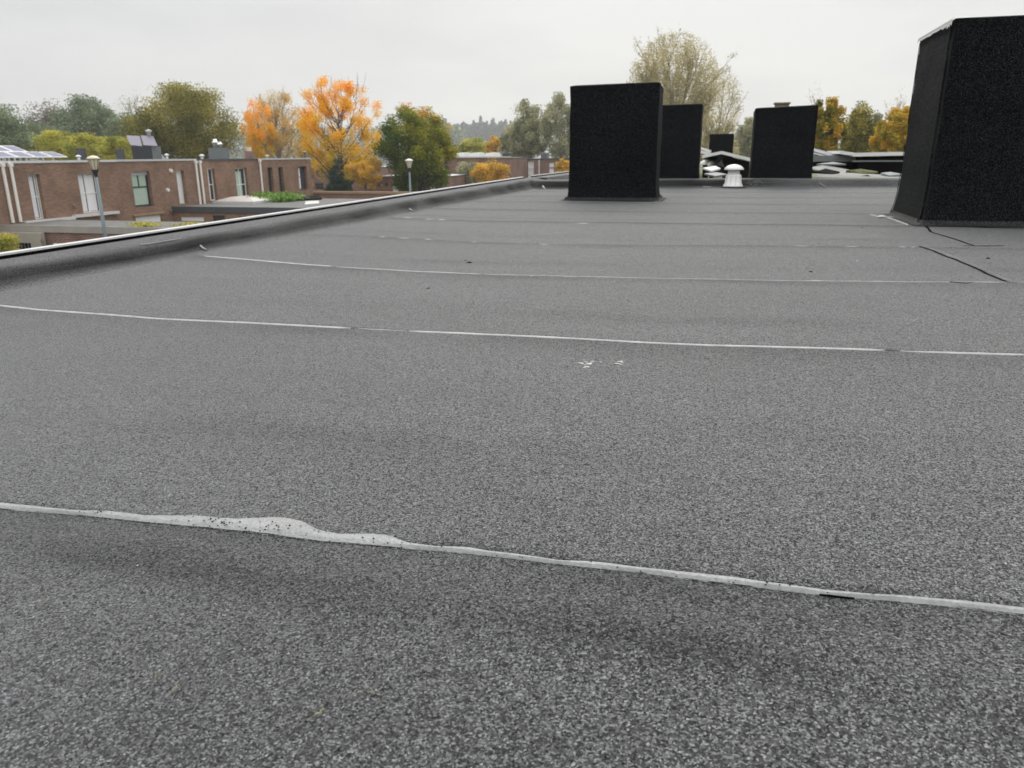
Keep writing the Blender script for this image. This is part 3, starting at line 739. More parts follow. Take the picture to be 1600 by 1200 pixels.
# dark flat curb and white sheets lying on the next roof
sk = thing('roof_curb', 'long low grey curb with a dark front, behind the third chimney', 'curb', (1.7, 13, 0))
a, b = A(1262, 250, 12.8), A(1334, 250, 12.8)
MB().box(a.x, b.x, 12.8, 13.4, .10, .27).build('curb_front', MT['black'], sk)
MB().box(a.x - .02, b.x + .02, 12.78, 13.5, .272, .36).build('curb_top', MT['zinc'], sk)
for (P, lb) in (
    ([(1268, 261, 11.6), (1272, 265, 11.4), (1318, 271, 11.4), (1330, 266, 12.2), (1290, 257, 12.4)], 'upper white board lying askew behind the third chimney'),
    ([(1273, 277, 10.75), (1278, 272, 10.9), (1330, 270, 11.6), (1420, 275, 11.6), (1420, 279, 10.85)], 'long white sheet lying along the mossy gravel left of the tall chimney')):
    pts = [at(*p) for p in P]; zc = sum(p.z for p in pts) / len(pts)
    n = len(pts); lo = [Vector((p.x, p.y, p.z - .018)) for p in pts]
    o = MB().add(pts + lo, [tuple(range(n)), tuple(reversed(range(n, 2 * n)))] + [(j, n + j, n + (j + 1) % n, (j + 1) % n) for j in range(n)]).build('white_sheet', MT['sheet'])
    tag(relocate(o), lb, 'sheet', 'white sheets on the next roof')

for (P, mm, lb) in (
    ([(1275, 268, 11.0), (1290, 263, 11.3), (1312, 268, 11.3), (1300, 272, 11.0)], 'black', 'dark felt scrap on the pale boards behind the third chimney'),
    ([(1098, 262, 11.4), (1118, 259, 11.8), (1126, 263, 11.6), (1112, 267, 11.2)], 'trim_light', 'pale crumpled scrap under the two small vents'),
    ([(1340, 276, 10.9), (1356, 273, 11.0), (1362, 277, 10.9)], 'black', 'small dark scrap on the long white sheet'),
    ([(1100, 271, 11.0), (1120, 269, 11.3), (1136, 272, 11.1), (1118, 275, 10.9)], 'zinc', 'flat pale grey scrap left of the white vent pipe'),
    ([(1098, 247, 13.6), (1110, 243, 14.0), (1122, 247, 13.8), (1108, 250, 13.4)], 'sheet', 'bent pale sheet lying below the small far chimney'),
    ([(1120, 258, 11.8), (1127, 250, 12.2), (1133, 262, 11.7)], 'black', 'black crumpled felt left of the vent cap'),
    ([(1322, 266, 11.7), (1345, 264, 12.1), (1372, 268, 11.8), (1350, 271, 11.5)], 'moss', 'mossy scrap in front of the long black box'),
    ([(1376, 270, 11.4), (1392, 268.5, 11.7), (1412, 272, 11.4), (1390, 274, 11.1)], 'zinc', 'pale grey scrap next to the tall chimney'),
    ([(1276, 256, 12.2), (1302, 253, 12.5), (1322, 256, 12.3)], 'zinc', 'grey bent sheet under the low grey curb'),
    ([(1273, 281, 10.62), (1300, 278.5, 10.75), (1305, 281, 10.62)], 'tar', 'black torn strip along the kerb right of the third chimney')):
    pts = [at(*p) for p in P]; n = len(pts); q = [p + Vector((0, 0, -.02)) for p in pts]; cc_ = sum(pts, Vector()) / n + Vector((0, 0, .008))
    o = MB().add(pts + q + [cc_], [(j, (j + 1) % n, 2 * n) for j in range(n)] + [(j, n + j, n + (j + 1) % n, (j + 1) % n) for j in range(n)] + [tuple(reversed(range(n, 2 * n)))]).build('felt_scrap', MT[mm])
    tag(relocate(o), lb, 'felt scrap', 'scraps lying on the next roof')

# ================================================================ LEFT ROW OF HOUSES
FX = -30.0
def wall_x(mb, x, y0, y1, z0, z1, ops, depth=.25):
    "wall facing +x with openings (ya,yb,za,zb) and reveals"
    ycuts = sorted({y0, y1, *[o[0] for o in ops], *[o[1] for o in ops]}); zcuts = sorted({z0, z1, *[o[2] for o in ops], *[o[3] for o in ops]})
    for i in range(len(ycuts) - 1):
        for j in range(len(zcuts) - 1):
            a, b, c, d = ycuts[i], ycuts[i + 1], zcuts[j], zcuts[j + 1]; my, mz = (a + b) / 2, (c + d) / 2
            if any(o[0] < my < o[1] and o[2] < mz < o[3] for o in ops): continue
            mb.quad((x, a, c), (x, b, c), (x, b, d), (x, a, d))
    for a, b, c, d in ops:
        X = x - depth
        mb.quad((x, a, c), (x, a, d), (X, a, d), (X, a, c)); mb.quad((x, b, d), (x, b, c), (X, b, c), (X, b, d))
        mb.quad((x, a, d), (x, b, d), (X, b, d), (X, a, d)); mb.quad((x, b, c), (x, a, c), (X, a, c), (X, b, c))
def window_x(parent, x, a, b, c, d, fm='frame_white', pane='curtain', bars_y=(), bars_z=(), f=.055, sill=None, lab=None, box=None):
    X = x - .25; m = MB()
    m.box(X, X + .06, a, a + f, c, d).box(X, X + .06, b - f, b, c, d).box(X, X + .06, a + f, b - f, c, c + f).box(X, X + .06, a + f, b - f, d - f, d)
    for t in bars_y: yy = a + (b - a) * t; m.box(X + .002, X + .058, yy - f * .5, yy + f * .5, c + f, d - f)
    for t in bars_z: zz = c + (d - c) * t; m.box(X + .004, X + .056, a + f, b - f, zz - f * .45, zz + f * .45)
    w = m.build('window', MT[fm], parent)
    if lab: w['label'] = lab
    MB().box(X + .012, X + .02, a + .01, b - .01, c + .01, d - .01).build('pane', MT['glass'], w)
    if pane != 'glass':      # the curtain or blind fills each light but for a dark gap at its sides
        ys_ = [a + f] + [a + (b - a) * t for t in bars_y] + [b - f]; zs_ = [c + f] + [c + (d - c) * t for t in bars_z] + [d - f]
        for i in range(len(ys_) - 1):
            for j in range(len(zs_) - 1):
                g_ = .035; y0_, y1_ = ys_[i] + g_, ys_[i + 1] - g_ * (2.2 if pane == 'curtain' else 1)
                if y1_ - y0_ > .12: MB().box(X + .022, X + .026, y0_, y1_, zs_[j] + .02, zs_[j + 1] - .02).build('curtain' if pane == 'curtain' else 'blind', MT[pane], w)
    if box: MB().box(X + .03, X + .075, a + .003, b - .003, d - box, d - .002).build('shutter_box', MT['trim_light'], w)
    if sill:
        MB().box(x + .001, x + .20, sill[0], sill[1], c - .15, c - .02).build('sill', MT['white_metal'], w)
    return w
def wall_dot(parent, x, y, z, r=.09, m='white_pvc', nm='wall_vent'):
    vs = MB(); vs.tube([(x + .001, y, z), (x + .10, y, z)], [r, r * .85], 14); vs.build(nm, MT[m], parent, smooth=False)
def house(label, y0, y1, ops, trim, top=.20, zbot=-2.45, walls='brick', low_ops=()):
    t = thing('row_house', label, 'house', (FX - 5, (y0 + y1) / 2, GZ), 'brick row houses across the court')
    mb = MB(); wall_x(mb, FX, y0, y1, GZ, top, list(ops) + list(low_ops))
    mb.quad((FX, y0, GZ), (FX, y0, top), (FX - 9, y0, top), (FX - 9, y0, GZ)).quad((FX, y1, GZ), (FX - 9, y1, GZ), (FX - 9, y1, top), (FX, y1, top)).quad((FX - 9, y0, GZ), (FX - 9, y0, top), (FX - 9, y1, top), (FX - 9, y1, GZ))
    mb.build('wall', MT[walls], t)
    MB().box(FX - 8.9, FX - .2, y0 + .02, y1 - .02, top - .06, top + .02).build('roof', MT['old_roof'], t)
    MB().box(FX - .18, FX + .05, y0 + .002, y1 - .002, top + .0, top + .10).build('roof_trim', MT[trim], t)
    return t
def downpipe(parent, y, z1=.2, z0=-2.30, r=.068):
    MB().tube([(FX + .07, y, z0), (FX + .07, y, z1)], r, 10).box(FX + .0, FX + .15, y - .09, y + .09, z1 - .14, z1 - .001).build('downpipe', MT['pipe'], parent)
# house 0 (left edge)
h0 = house('brick row house at the left edge of the photo, beside the first pair of downpipes', 14, 27.86, [], 'white_metal', top=.20)
downpipe(h0, 27.62)
# house 1
o1 = [(28.88, 29.52, -2.27, -.30), (31.73, 33.04, -2.20, -.32)]
h1 = house('brick row house with two tall white-curtained windows and white sills', 27.87, 34.40, o1, 'white_metal', top=.195)
downpipe(h1, 28.02)
window_x(h1, FX, *o1[0], bars_z=(.5,), bars_y=(.80,), sill=(28.2, 31.0), f=.05)
window_x(h1, FX, *o1[1], bars_z=(.5,), bars_y=(.46,), sill=(31.0, 33.9), f=.05)
wall_dot(h1, FX, 31.2, -1.82, .09, 'concrete')
MB().box(FX - .226, FX - .220, 29.42, 29.465, -2.2, -.37).build('glass_strip', MT['glass'], h1)
# house 2
o2 = [(35.33, 36.74, -2.15, -.31), (38.91, 39.62, -2.18, -.33)]
lo2 = [(35.2, 37.2, -3.8, -2.62)]
h2 = house('brick row house with a dark-framed window and a closed white shutter', 34.41, 40.80, o2, 'trim_light', top=.205, low_ops=lo2)
window_x(h2, FX, *o2[0], fm='frame_dark', pane='curtain_green', bars_z=(.56,), f=.085, box=.20, lab='dark framed window with pale green blind')
MB().box(FX - .25 + .004, FX - .25 + .058, 36.0, 36.07, -1.1, -.52).build('mullion', MT['frame_dark'], h2)
mw = MB(); X = FX - .25
for k in range(24):
    z = o2[1][2] + (o2[1][3] - o2[1][2]) * k / 24
    mw.box(X, X + .03 + .006 * (k % 2), o2[1][0] + .01, o2[1][1] - .01, z, z + (o2[1][3] - o2[1][2]) / 24 - .006)
w_ = mw.build('roller_shutter', MT['frame_white'], h2)
window_x(h2, FX, *lo2[0], fm='frame_dark', pane='glass', f=.05, bars_y=(.5,), lab='ground floor window under a half closed white shutter')
MB().box(FX - .15, FX - .05, 35.22, 37.18, -3.02, -2.64).build('roller_shutter', MT['frame_white'], h2)
MB().box(FX + .002, FX + .12, 35.0, 37.4, -2.60, -2.50).build('lintel', MT['tan'], h2)
wall_dot(h2, FX, 37.98, -1.36, .11); wall_dot(h2, FX, 38.45, -.33, .11); wall_dot(h2, FX, 38.0, -2.5, .07, 'concrete')
downpipe(h2, 40.66)
# house 3
o3 = [(41.75, 42.48, -2.16, -.28), (44.6, 45.9, -2.15, -.30)]
h3 = house('brick row house with a dark roof edge and tall glazed windows with curtains', 40.86, 47.25, o3, 'trim_dark', top=.185)
downpipe(h3, 41.06)
window_x(h3, FX, *o3[0], fm='frame_white', pane='glass', bars_z=(.5,), bars_y=(.45,), f=.05)
MB().box(FX - .226, FX - .218, 41.80, 42.10, -2.1, -1.25).build('curtain', MT['curtain'], h3)
w3 = window_x(h3, FX, *o3[1], fm='frame_white', pane='glass', bars_z=(.45,), bars_y=(.5,), f=.05)
MB().box(FX - .226, FX - .218, 44.7, 45.5, -2.1, -.5).build('curtain', MT['curtain_green'], w3)
# house 4
o4 = [(48.35, 48.98, -2.05, -.31), (49.70, 50.33, -2.0, -.31), (52.42, 53.67, -1.99, -.31)]
h4 = house('brick row house at the far end with two narrow dark windows', 47.26, 54.33, o4, 'trim_light', top=.19)
downpipe(h4, 47.40, z0=-2.1)
for o_, p_ in zip(o4, ('glass', 'glass', 'glass')): window_x(h4, FX, *o_, fm='frame_dark', pane=p_, bars_z=(.55,), f=.05)
MB().box(FX - .226, FX - .218, 48.42, 48.7, -2.0, -1.3).build('curtain', MT['curtain'], h4)
MB().box(FX - .226, FX - .218, 52.50, 53.0, -1.9, -.4).build('curtain', MT['curtain'], h4)

# block B: single-storey extension of house 1, its grey roof edge facing us
def block(label, x0, x1, y0, y1, top, fas, wallm, roofm='old_roof', ops=(), fasm='fascia', dz=0):
    t = thing('garage_block', label, 'extension', ((x0 + x1) / 2, (y0 + y1) / 2, GZ))
    mb = MB(); xc = sorted({x0, x1, *[o[0] for o in ops], *[o[1] for o in ops]}); zc = sorted({GZ, top - fas, *[o[2] for o in ops], *[o[3] for o in ops]})
    for i in range(len(xc) - 1):
        for j in range(len(zc) - 1):
            mx_, mz_ = (xc[i] + xc[i + 1]) / 2, (zc[j] + zc[j + 1]) / 2
            if any(o[0] < mx_ < o[1] and o[2] < mz_ < o[3] for o in ops): continue
            mb.quad((xc[i], y0, zc[j]), (xc[i + 1], y0, zc[j]), (xc[i + 1], y0, zc[j + 1]), (xc[i], y0, zc[j + 1]))
    mb.quad((x1, y0, GZ), (x1, y1, GZ), (x1, y1, top - fas), (x1, y0, top - fas))
    mb.quad((x0, y1, GZ), (x0, y1, top - fas), (x1, y1, top - fas), (x1, y1, GZ))
    mb.build('wall', MT[wallm], t)
    for o in ops:
        MB().box(o[0], o[1], y0 + .05, y0 + .1, o[2], o[3]).build('window' if len(o) < 5 or o[4] != 'shutter' else 'roller_shutter', MT['frame_white' if len(o) > 4 and o[4] == 'shutter' else 'glass'], t)
    MB().box(x0, x1 + .06, y0 - .06, y0, top - fas, top).box(x1, x1 + .06, y0, y1, top - fas, top).build('fascia', MT[fasm], t)
    MB().box(x0, x1, y0 + .001, y1, top - fas + .002, top - .03).build('roof', MT[roofm], t)
    return t
zB = -2.33; yB = 26.95
xr = at(74, 380, yB).x
bw = at(30, 382, yB), at(56, 400, yB)
b1 = block('low extension with a weathered grey roof edge, below the curtained windows', FX + .01, -18.5, yB, 30.0, zB, .28, 'brick_dark')
MB().box(FX - 3, FX, 24, yB + 2.9, zB - .25, zB - .03).build('roof', MT['old_roof'], b1)
# grey rendered bay, left
gb = thing('garage_bay', 'grey rendered garage front with a dark opening behind the shrub', 'garage', (-29, yB - .1, GZ))
mb = MB(); za, zbm = at(30, 378.5, yB - .1).z, GZ
xa, xb, xl = at(28, 380, yB - .1).x, at(54, 380, yB - .1).x, -33
mb.box(xl, xa, yB - .30, yB - .065, GZ, zB - .29).box(xb, xr, yB - .30, yB - .065, GZ, zB - .29).box(xa, xb, yB - .30, yB - .065, za, zB - .29)
mb.build('wall', MT['render'], gb)
MB().box(xa, xb, yB - .08, yB - .062, GZ, za).build('door', MT['black'], gb)
for k in range(5):
    x_ = xa + (xb - xa) * (k + .5) / 5; MB().box(x_ - .02, x_ + .02, yB - .2, yB - .17, GZ, za).build('bar', MT['zinc'], gb)
dm = at(66, 377, yB - .31)
MB().add([(dm.x - .10, dm.y, dm.z), (dm.x, dm.y, dm.z - .17), (dm.x + .10, dm.y, dm.z), (dm.x, dm.y, dm.z + .17), (dm.x, dm.y - .03, dm.z)], [(0, 1, 4), (1, 2, 4), (2, 3, 4), (3, 0, 4)]).build('wall_ornament', MT['concrete'], gb)
a, b = at(84, 380, yB - .06), at(103, 388, yB - .06)
w_ = MB().box(a.x, b.x, yB - .09, yB - .065, b.z - .3, a.z).build('window', MT['frame_white'], b1)
MB().box(a.x + .12, b.x - .08, yB - .1, yB - .0901, b.z - .2, a.z - .09).build('pane', MT['curtain_green'], w_)

# block C: extension with dark fascia, roof with skylight and plants
yC = 38.2; zC = -2.26
def pz(px, py): return at(px, py, yC)
opsC = []
for a_, b_, t_, u_, k_ in ((282, 319, 338.5, 346, 'shutter'), (333, 352, 336.5, 345, 'win'), (373, 391, 338, 346, 'win'), (404, 420, 338, 346, 'win')):
    A_, B_ = pz(a_, t_), pz(b_, u_); opsC.append((A_.x, B_.x, B_.z - (.0 if k_ == 'shutter' else .3), A_.z, k_))
blockC = block('low extension with a dark roof edge, small windows and a skylight on top', FX + .01, -14, yC, 47.5, zC, .33, 'brick', ops=opsC, fasm='trim_dark')
def flat_item(name, label, cat, P, th, m, z):
    pts = [atz(px, py, z) for px, py in P]; n = len(pts); hi = [p + Vector((0, 0, th)) for p in pts]
    o = MB().add(pts + hi, [tuple(reversed(range(n))), tuple(range(n, 2 * n))] + [(j, (j + 1) % n, n + (j + 1) % n, n + j) for j in range(n)]).build(name, m)
    return tag(relocate(o), label, cat)
sl = thing('skylight', 'pale low-domed skylight on the extension roof', 'skylight', (-26.8, 42, zC))
c0 = atz(388, 315, zC)
MB().box(c0.x - 1.4, c0.x + 1.4, c0.y - 1.6, c0.y + 1.6, zC - .03, zC + .10).build('frame', MT['trim_light'], sl)
vs = [(c0.x - 1.35, c0.y - 1.55, zC + .101), (c0.x + 1.35, c0.y - 1.55, zC + .101), (c0.x + 1.35, c0.y + 1.55, zC + .101), (c0.x - 1.35, c0.y + 1.55, zC + .101), (c0.x - .7, c0.y - .8, zC + .32), (c0.x + .7, c0.y - .8, zC + .32), (c0.x + .7, c0.y + .8, zC + .32), (c0.x - .7, c0.y + .8, zC + .32)]
MB().add(vs, [(0, 1, 5, 4), (1, 2, 6, 5), (2, 3, 7, 6), (3, 0, 4, 7), (4, 5, 6, 7)]).build('dome', worn("cloudy_skylight", (.5, .44, .41), .4, .2, 2), sl)
flat_item('white_slab', 'white slab lying on the extension roof near the roof edge of the photo', 'slab', [(476, 321), (499, 319), (498, 315), (478, 316)], .06, MT['chip'], zC - .02)
flat_item('dark_slab', 'dark flat slab behind the white one on the extension roof', 'slab', [(462, 314), (503, 312), (498, 307), (470, 308)], .08, MT['black'], zC - .02)
flat_item('pale_slab', 'pale slab between the green roof plants and the dark slab', 'slab', [(458, 311), (480, 310), (478, 307), (462, 307)], .08, MT['fascia'], zC - .02)
# the next low wall with tan coping, in front of the small conifer
bt = thing('garden_wall', 'long low brick wall with a tan coping below the orange tree', 'wall', (-26, 57, GZ))
a, b = at(487, 300, 57), at(600, 303, 57)
MB().box(a.x, b.x + 3, 57, 57.4, GZ, a.z - .12).build('wall', MT['brick_dark'], bt)
MB().box(a.x - .1, b.x + 3.1, 56.92, 57.5, a.z - .119, a.z + .05).build('coping', MT['tan'], bt)

# ---- things on the row-house roofs
def tilt_panel_x(label, x, y0, y1, z0, z1, run, group='solar panels on the row-house roof'):
    t = thing('solar_panel', label, 'solar panel', (x - run / 2, (y0 + y1) / 2, z0), group)
    a, b, c_, d = Vector((x, y0, z0)), Vector((x, y1, z0)), Vector((x - run, y1, z1)), Vector((x - run, y0, z1))
    n = (b - a).cross(d - a).normalized();  n = -n if n.z < 0 else n
    P = [a, b, c_, d]; Q = [p - n * .035 for p in P]
    MB().add(P + Q, [(0, 1, 2, 3), (7, 6, 5, 4), (0, 4, 5, 1), (1, 5, 6, 2), (2, 6, 7, 3), (3, 7, 4, 0)]).build('frame', MT['alu'], t)
    def lp(s, v): return a + (b - a) * s + (d - a) * v + n * .003
    MB().quad(lp(.07, .07), lp(.93, .07), lp(.93, .93), lp(.07, .93)).build('cell_sheet', MT['cells'], t)
    for yy_ in (y0 + .1, y1 - .16):
        MB().box(x - run + .02, x - run + .08, yy_, yy_ + .06, .2, z1 - .03).build('leg', MT['alu'], t)
ordn = ['nearest to the left edge', 'second from the left', 'third from the left', 'last before the white vent']
for k in range(4):
    a = atx((-4, 30, 57, 83)[k] + 1, 246, -30.9).y; b = atx((29, 56, 82, 106)[k], 246, -30.9).y
    tilt_panel_x('front-row solar panel on the row-house roof, ' + ordn[k], -30.9, a, b, .45, .70, .8)
for k in range(2):
    a = atx((-6, 22)[k], 239, -33.2).y; b = atx((21, 44)[k], 239, -33.2).y
    tilt_panel_x('back-row solar panel on the row-house roof, ' + ('at the left edge' if k == 0 else 'right-hand one'), -33.2, a, b, .72, 1.0, .8)
def small_vent(label, px, py_top, X, r=.10, m='white_pvc', z0=.2, grp=None):
    p = atx(px, py_top, X); t = thing('roof_vent', label, 'vent', (X, p.y, z0), 'small round vents on the row-house roofs')
    MB().lathe([(r * .55, 0), (r * .55, p.z - z0 - r * .5)], (X, p.y, z0), 12).build('pipe', MT[m], t, smooth=True)
    MB().lathe([(r, 0), (r * 1.1, .03), (r * .6, r * .6), (.01, r * .75)], (X, p.y, p.z - r * .75), 14).build('cap', MT[m], t, smooth=True)
small_vent('white round vent just right of the front solar panels', 122, 242, -30.8, .13)
small_vent('dark round vent right of the street lantern head', 154, 242, -30.8, .12, 'zinc_dark')
small_vent('white round vent right of the roof box with tilted collectors', 260, 240, -30.8, .14)
small_vent('white round vent left of the grey zinc chimney', 315, 241, -30.8, .16)
small_vent('pale vent on the far row house left of its end', 417, 242, -31.5, .14, 'trim_light')
small_vent('thin grey vent on the far end of the row', 476, 236, -31.5, .2, 'zinc')
def roof_box(name, label, px0, px1, pyt, X, depth, m, cat='chimney', z0=.2, cap=None):
    a, b = atx(px0, pyt, X), atx(px1, pyt, X)
    t = thing(name, label, cat, (X - depth / 2, (a.y + b.y) / 2, z0))
    MB().box(X - depth, X, a.y, b.y, z0, a.z).build('body', MT[m], t)
    return t, a, b
def corner_box(name, label, p0, pc_, p1, pyt, X, m, m2=None, cat='chimney', z0=.2):
    "p0-pc_ is the face turned to us (-y), pc_-p1 the face turned to the court (+x)"
    c = atx(pc_, pyt, X); e = atx(p1, pyt, X); w = at(p0, pyt, c.y)
    t = thing(name, label, cat, ((X + w.x) / 2, (c.y + e.y) / 2, z0))
    MB().box(w.x, X, c.y, e.y, z0, c.z).build('body', MT[m], t)
    return t, w.x, X, c.y, e.y, c.z
corner_box('roof_chimney', 'dark square chimney behind the front solar panels', 117, 129, 134, 232, -34, 'trim_dark')
corner_box('roof_chimney', 'small dark chimney left of the roof box with collectors', 180, 189, 194, 233, -35, 'trim_dark')
t_, xa_, xb_, ya_, yb_, zt_ = corner_box('roof_chimney', 'dark low chimney on the house with the dark roof edge', 382, 391, 397, 236, -31.5, 'brick_dark')
MB().lathe([(.16, 0), (.16, .25)], ((xa_ + xb_) / 2, (ya_ + yb_) / 2, zt_ + .002), 12).build('flue', MT['lamp_glass'], t_)
t_, xa_, xb_, ya_, yb_, zt_ = corner_box('roof_chimney', 'grey zinc-clad chimney with two bright steel cowls', 325, 346, 357, 231, -31, 'zinc')
for k, (f_, h_) in enumerate(((.30, .55), (.62, .36))):
    MB().lathe([(.12, 0), (.12, h_ * .5), (.20, h_ * .55), (.20, h_ * .7), (.12, h_ * .74), (.12, h_)], (xa_ + (xb_ - xa_) * f_, (ya_ + yb_) / 2, zt_ + .002), 14).build('cowl', MT['chrome'], t_, smooth=True)
t_, xa_, xb_, ya_, yb_, zt_ = corner_box('collector_box', 'dark roof box with two tilted solar collectors and a cowl', 205, 236, 250, 228, -31.2, 'zinc_dark', cat='roof box')
MB().box(xb_ + .002, xb_ + .03, ya_ + .01, yb_, .2, zt_ - .02).build('side_panel', MT['zinc'], t_)
cmat = mat("pale_violet_collector", (.22, .20, .25), .4)
for (q0, q1, r0, r1) in ((204, 222, 197, 218), (224, 246, 220, 239)):
    P = [at(q0, 226.5, ya_ - .05), at(q1, 228, ya_ - .05), at(r1, 212.5, ya_ + .75), at(r0, 211.5, ya_ + .75)]
    Q = [p + Vector((0, .04, -.05)) for p in P]
    MB().add(P + Q, [(0, 1, 2, 3), (7, 6, 5, 4), (0, 4, 5, 1), (1, 5, 6, 2), (2, 6, 7, 3), (3, 7, 4, 0)]).build('collector', cmat, t_)
MB().lathe([(.10, 0), (.10, .75), (.17, .78), (.17, .86), (.02, .92)], ((xa_ + xb_) / 2, (ya_ + yb_) / 2 + .4, zt_ + .0), 14).build('cowl', MT['trim_light'], t_, smooth=True)
MB().add([(-31.3, yb_ + .01, .22), (-31.3, yb_ + .55, .22), (-31.3, yb_ + .01, .75), (-31.4, yb_ + .01, .22), (-31.4, yb_ + .55, .22), (-31.4, yb_ + .01, .75)], [(0, 1, 2), (5, 4, 3), (0, 2, 5, 3), (1, 4, 5, 2)]).build('side_flashing', MT['trim_light'], t_)

# ================================================================ FAR BUILDINGS
def facing(label, px0, px1, pyt, Y, m, wins=(), depth=9, trim='trim_light', trimh=.1):
    a, b = at(px0, pyt, Y), at(px1, pyt, Y)
    t = thing('far_house', label, 'house', ((a.x + b.x) / 2, Y + depth / 2, GZ), 'flat-roofed brick houses in the distance')
    mb = MB(); ops = []
    for w in wins:
        p, q = at(w[0], w[2], Y), at(w[1], w[3], Y); ops.append((p.x, q.x, q.z, p.z))
    xc = sorted({a.x, b.x, *[o[0] for o in ops], *[o[1] for o in ops]}); zc = sorted({GZ, a.z, *[o[2] for o in ops], *[o[3] for o in ops]})
    for i in range(len(xc) - 1):
        for j in range(len(zc) - 1):
            mx_, mz_ = (xc[i] + xc[i + 1]) / 2, (zc[j] + zc[j + 1]) / 2
            if any(o[0] < mx_ < o[1] and o[2] < mz_ < o[3] for o in ops): continue
            mb.quad((xc[i], Y, zc[j]), (xc[i + 1], Y, zc[j]), (xc[i + 1], Y, zc[j + 1]), (xc[i], Y, zc[j + 1]))
    for o in ops:
        x0, x1, z0, z1 = o; y2 = Y + .2
        mb.quad((x0, Y, z0), (x0, y2, z0), (x0, y2, z1), (x0, Y, z1)); mb.quad((x1, Y, z1), (x1, y2, z1), (x1, y2, z0), (x1, Y, z0))
        mb.quad((x0, Y, z1), (x0, y2, z1), (x1, y2, z1), (x1, Y, z1)); mb.quad((x0, Y, z0), (x1, Y, z0), (x1, y2, z0), (x0, y2, z0))
    mb.quad((b.x, Y, GZ), (b.x, Y + depth, GZ), (b.x, Y + depth, a.z), (b.x, Y, a.z)).quad((a.x, Y, GZ), (a.x, Y, a.z), (a.x, Y + depth, a.z), (a.x, Y + depth, GZ))
    mb.build('wall', MT[m], t)
    MB().box(a.x, b.x, Y + .2, Y + depth, a.z - .1, a.z + .01).build('roof', MT['trim_light'], t)
    MB().box(a.x - .1, b.x + .1, Y - .12, Y + .18, a.z + .0, a.z + trimh).build('roof_trim', MT[trim], t)
    for o, w in zip(ops, wins):
        x0, x1, z0, z1 = o; f = .07
        fm = MT[w[4]] if len(w) > 4 else MT['frame_white']
        wi = MB().box(x0, x0 + f, Y + .1, Y + .17, z0, z1).box(x1 - f, x1, Y + .1, Y + .17, z0, z1).box(x0 + f, x1 - f, Y + .1, Y + .17, z1 - f, z1).box(x0 + f, x1 - f, Y + .1, Y + .17, z0, z0 + f).box(x0 + f, x1 - f, Y + .102, Y + .168, (z0 + z1) / 2 - .06, (z0 + z1) / 2 + .06).build('window', fm, t)
        MB().box(x0 + .01, x1 - .01, Y + .172, Y + .18, z0 + .01, z1 - .01).build('pane', MT[w[5]] if len(w) > 5 else MT['curtain'], wi)
    return t, a, b
t_, a, b = facing('far brick house with a pale roof right of the green maple', 690, 797, 247, 84, 'brick_far', [(722, 730, 254, 266), (745, 753, 255, 268)], trim='chip', trimh=.14)
for k in range(3):
    px = (722, 744, 768)[k]; p, q = at(px - 9, 245, 87), at(px + 9, 239, 87)
    o = thing('roof_light', ('left', 'middle', 'right')[k] + '-hand pale roof light on the far house with the pale roof', 'skylight', ((p.x + q.x) / 2, 88, p.z - .1), 'pale roof lights on the far house')
    MB().add([(p.x, 86, p.z - .12), (q.x, 86, p.z - .12), (q.x, 89, p.z - .12), (p.x, 89, p.z - .12), (p.x + .2, 86.4, q.z), (q.x - .2, 86.4, q.z), (q.x - .2, 88.6, q.z + .05), (p.x + .2, 88.6, q.z + .05)], [(0, 1, 5, 4), (1, 2, 6, 5), (2, 3, 7, 6), (3, 0, 4, 7), (4, 5, 6, 7)]).build('glazing', MT['chip'], o)
    MB().box(p.x - .05, q.x + .05, 85.95, 89.05, p.z - .3, p.z - .121).build('frame', MT['zinc'], o)
t_, a, b = facing('far brick house with two white windows left of the first chimney', 799, 842, 249, 92, 'brick_far', [(801.5, 808, 254, 273), (825, 834, 252, 273)], trim='trim_dark')
downp = at(842.5, 250, 91.9); MB().tube([(downp.x, 91.9, GZ), (downp.x, 91.9, downp.z)], .1, 8).build('downpipe', MT['trim_light'], t_)
t_, a, b = facing('far brick house with a brown-framed window beside the first chimney', 843, 905, 248.5, 92.2, 'brick_far', [(857, 866, 253, 271, 'brick_dark', 'curtain')], trim='trim_dark')
for (px, lb) in ((790, 'dark chimney on the right end of the far pale-roofed house'), (850, 'dark chimney behind the far brick houses left of the first chimney')):
    p, q = at(px - 5, 246, 95), at(px + 5, 240, 95)
    o = thing('roof_chimney', lb, 'chimney', ((p.x + q.x) / 2, 95.5, p.z - .3)); MB().box(p.x, q.x, 95, 96, p.z - .4, q.z).build('body', MT['trim_dark'], o); MB().box(p.x - .15, q.x + .15, 94.85, 96.15, q.z + .001, q.z + .12).build('cap', MT['zinc'], o)
facing('brick house partly hidden between the orange tree and the green maple', 575, 690, 276, 70, 'brick_far', [(589, 594, 286, 291, 'frame_dark', 'glass'), (601, 606, 286, 291, 'frame_dark', 'glass'), (613, 623, 286, 301), (672, 680, 288, 300)])
facing('low brick house behind the small conifer', 482, 575, 262, 74, 'brick_dark', [(492, 506, 286, 296, 'frame_dark', 'glass')])

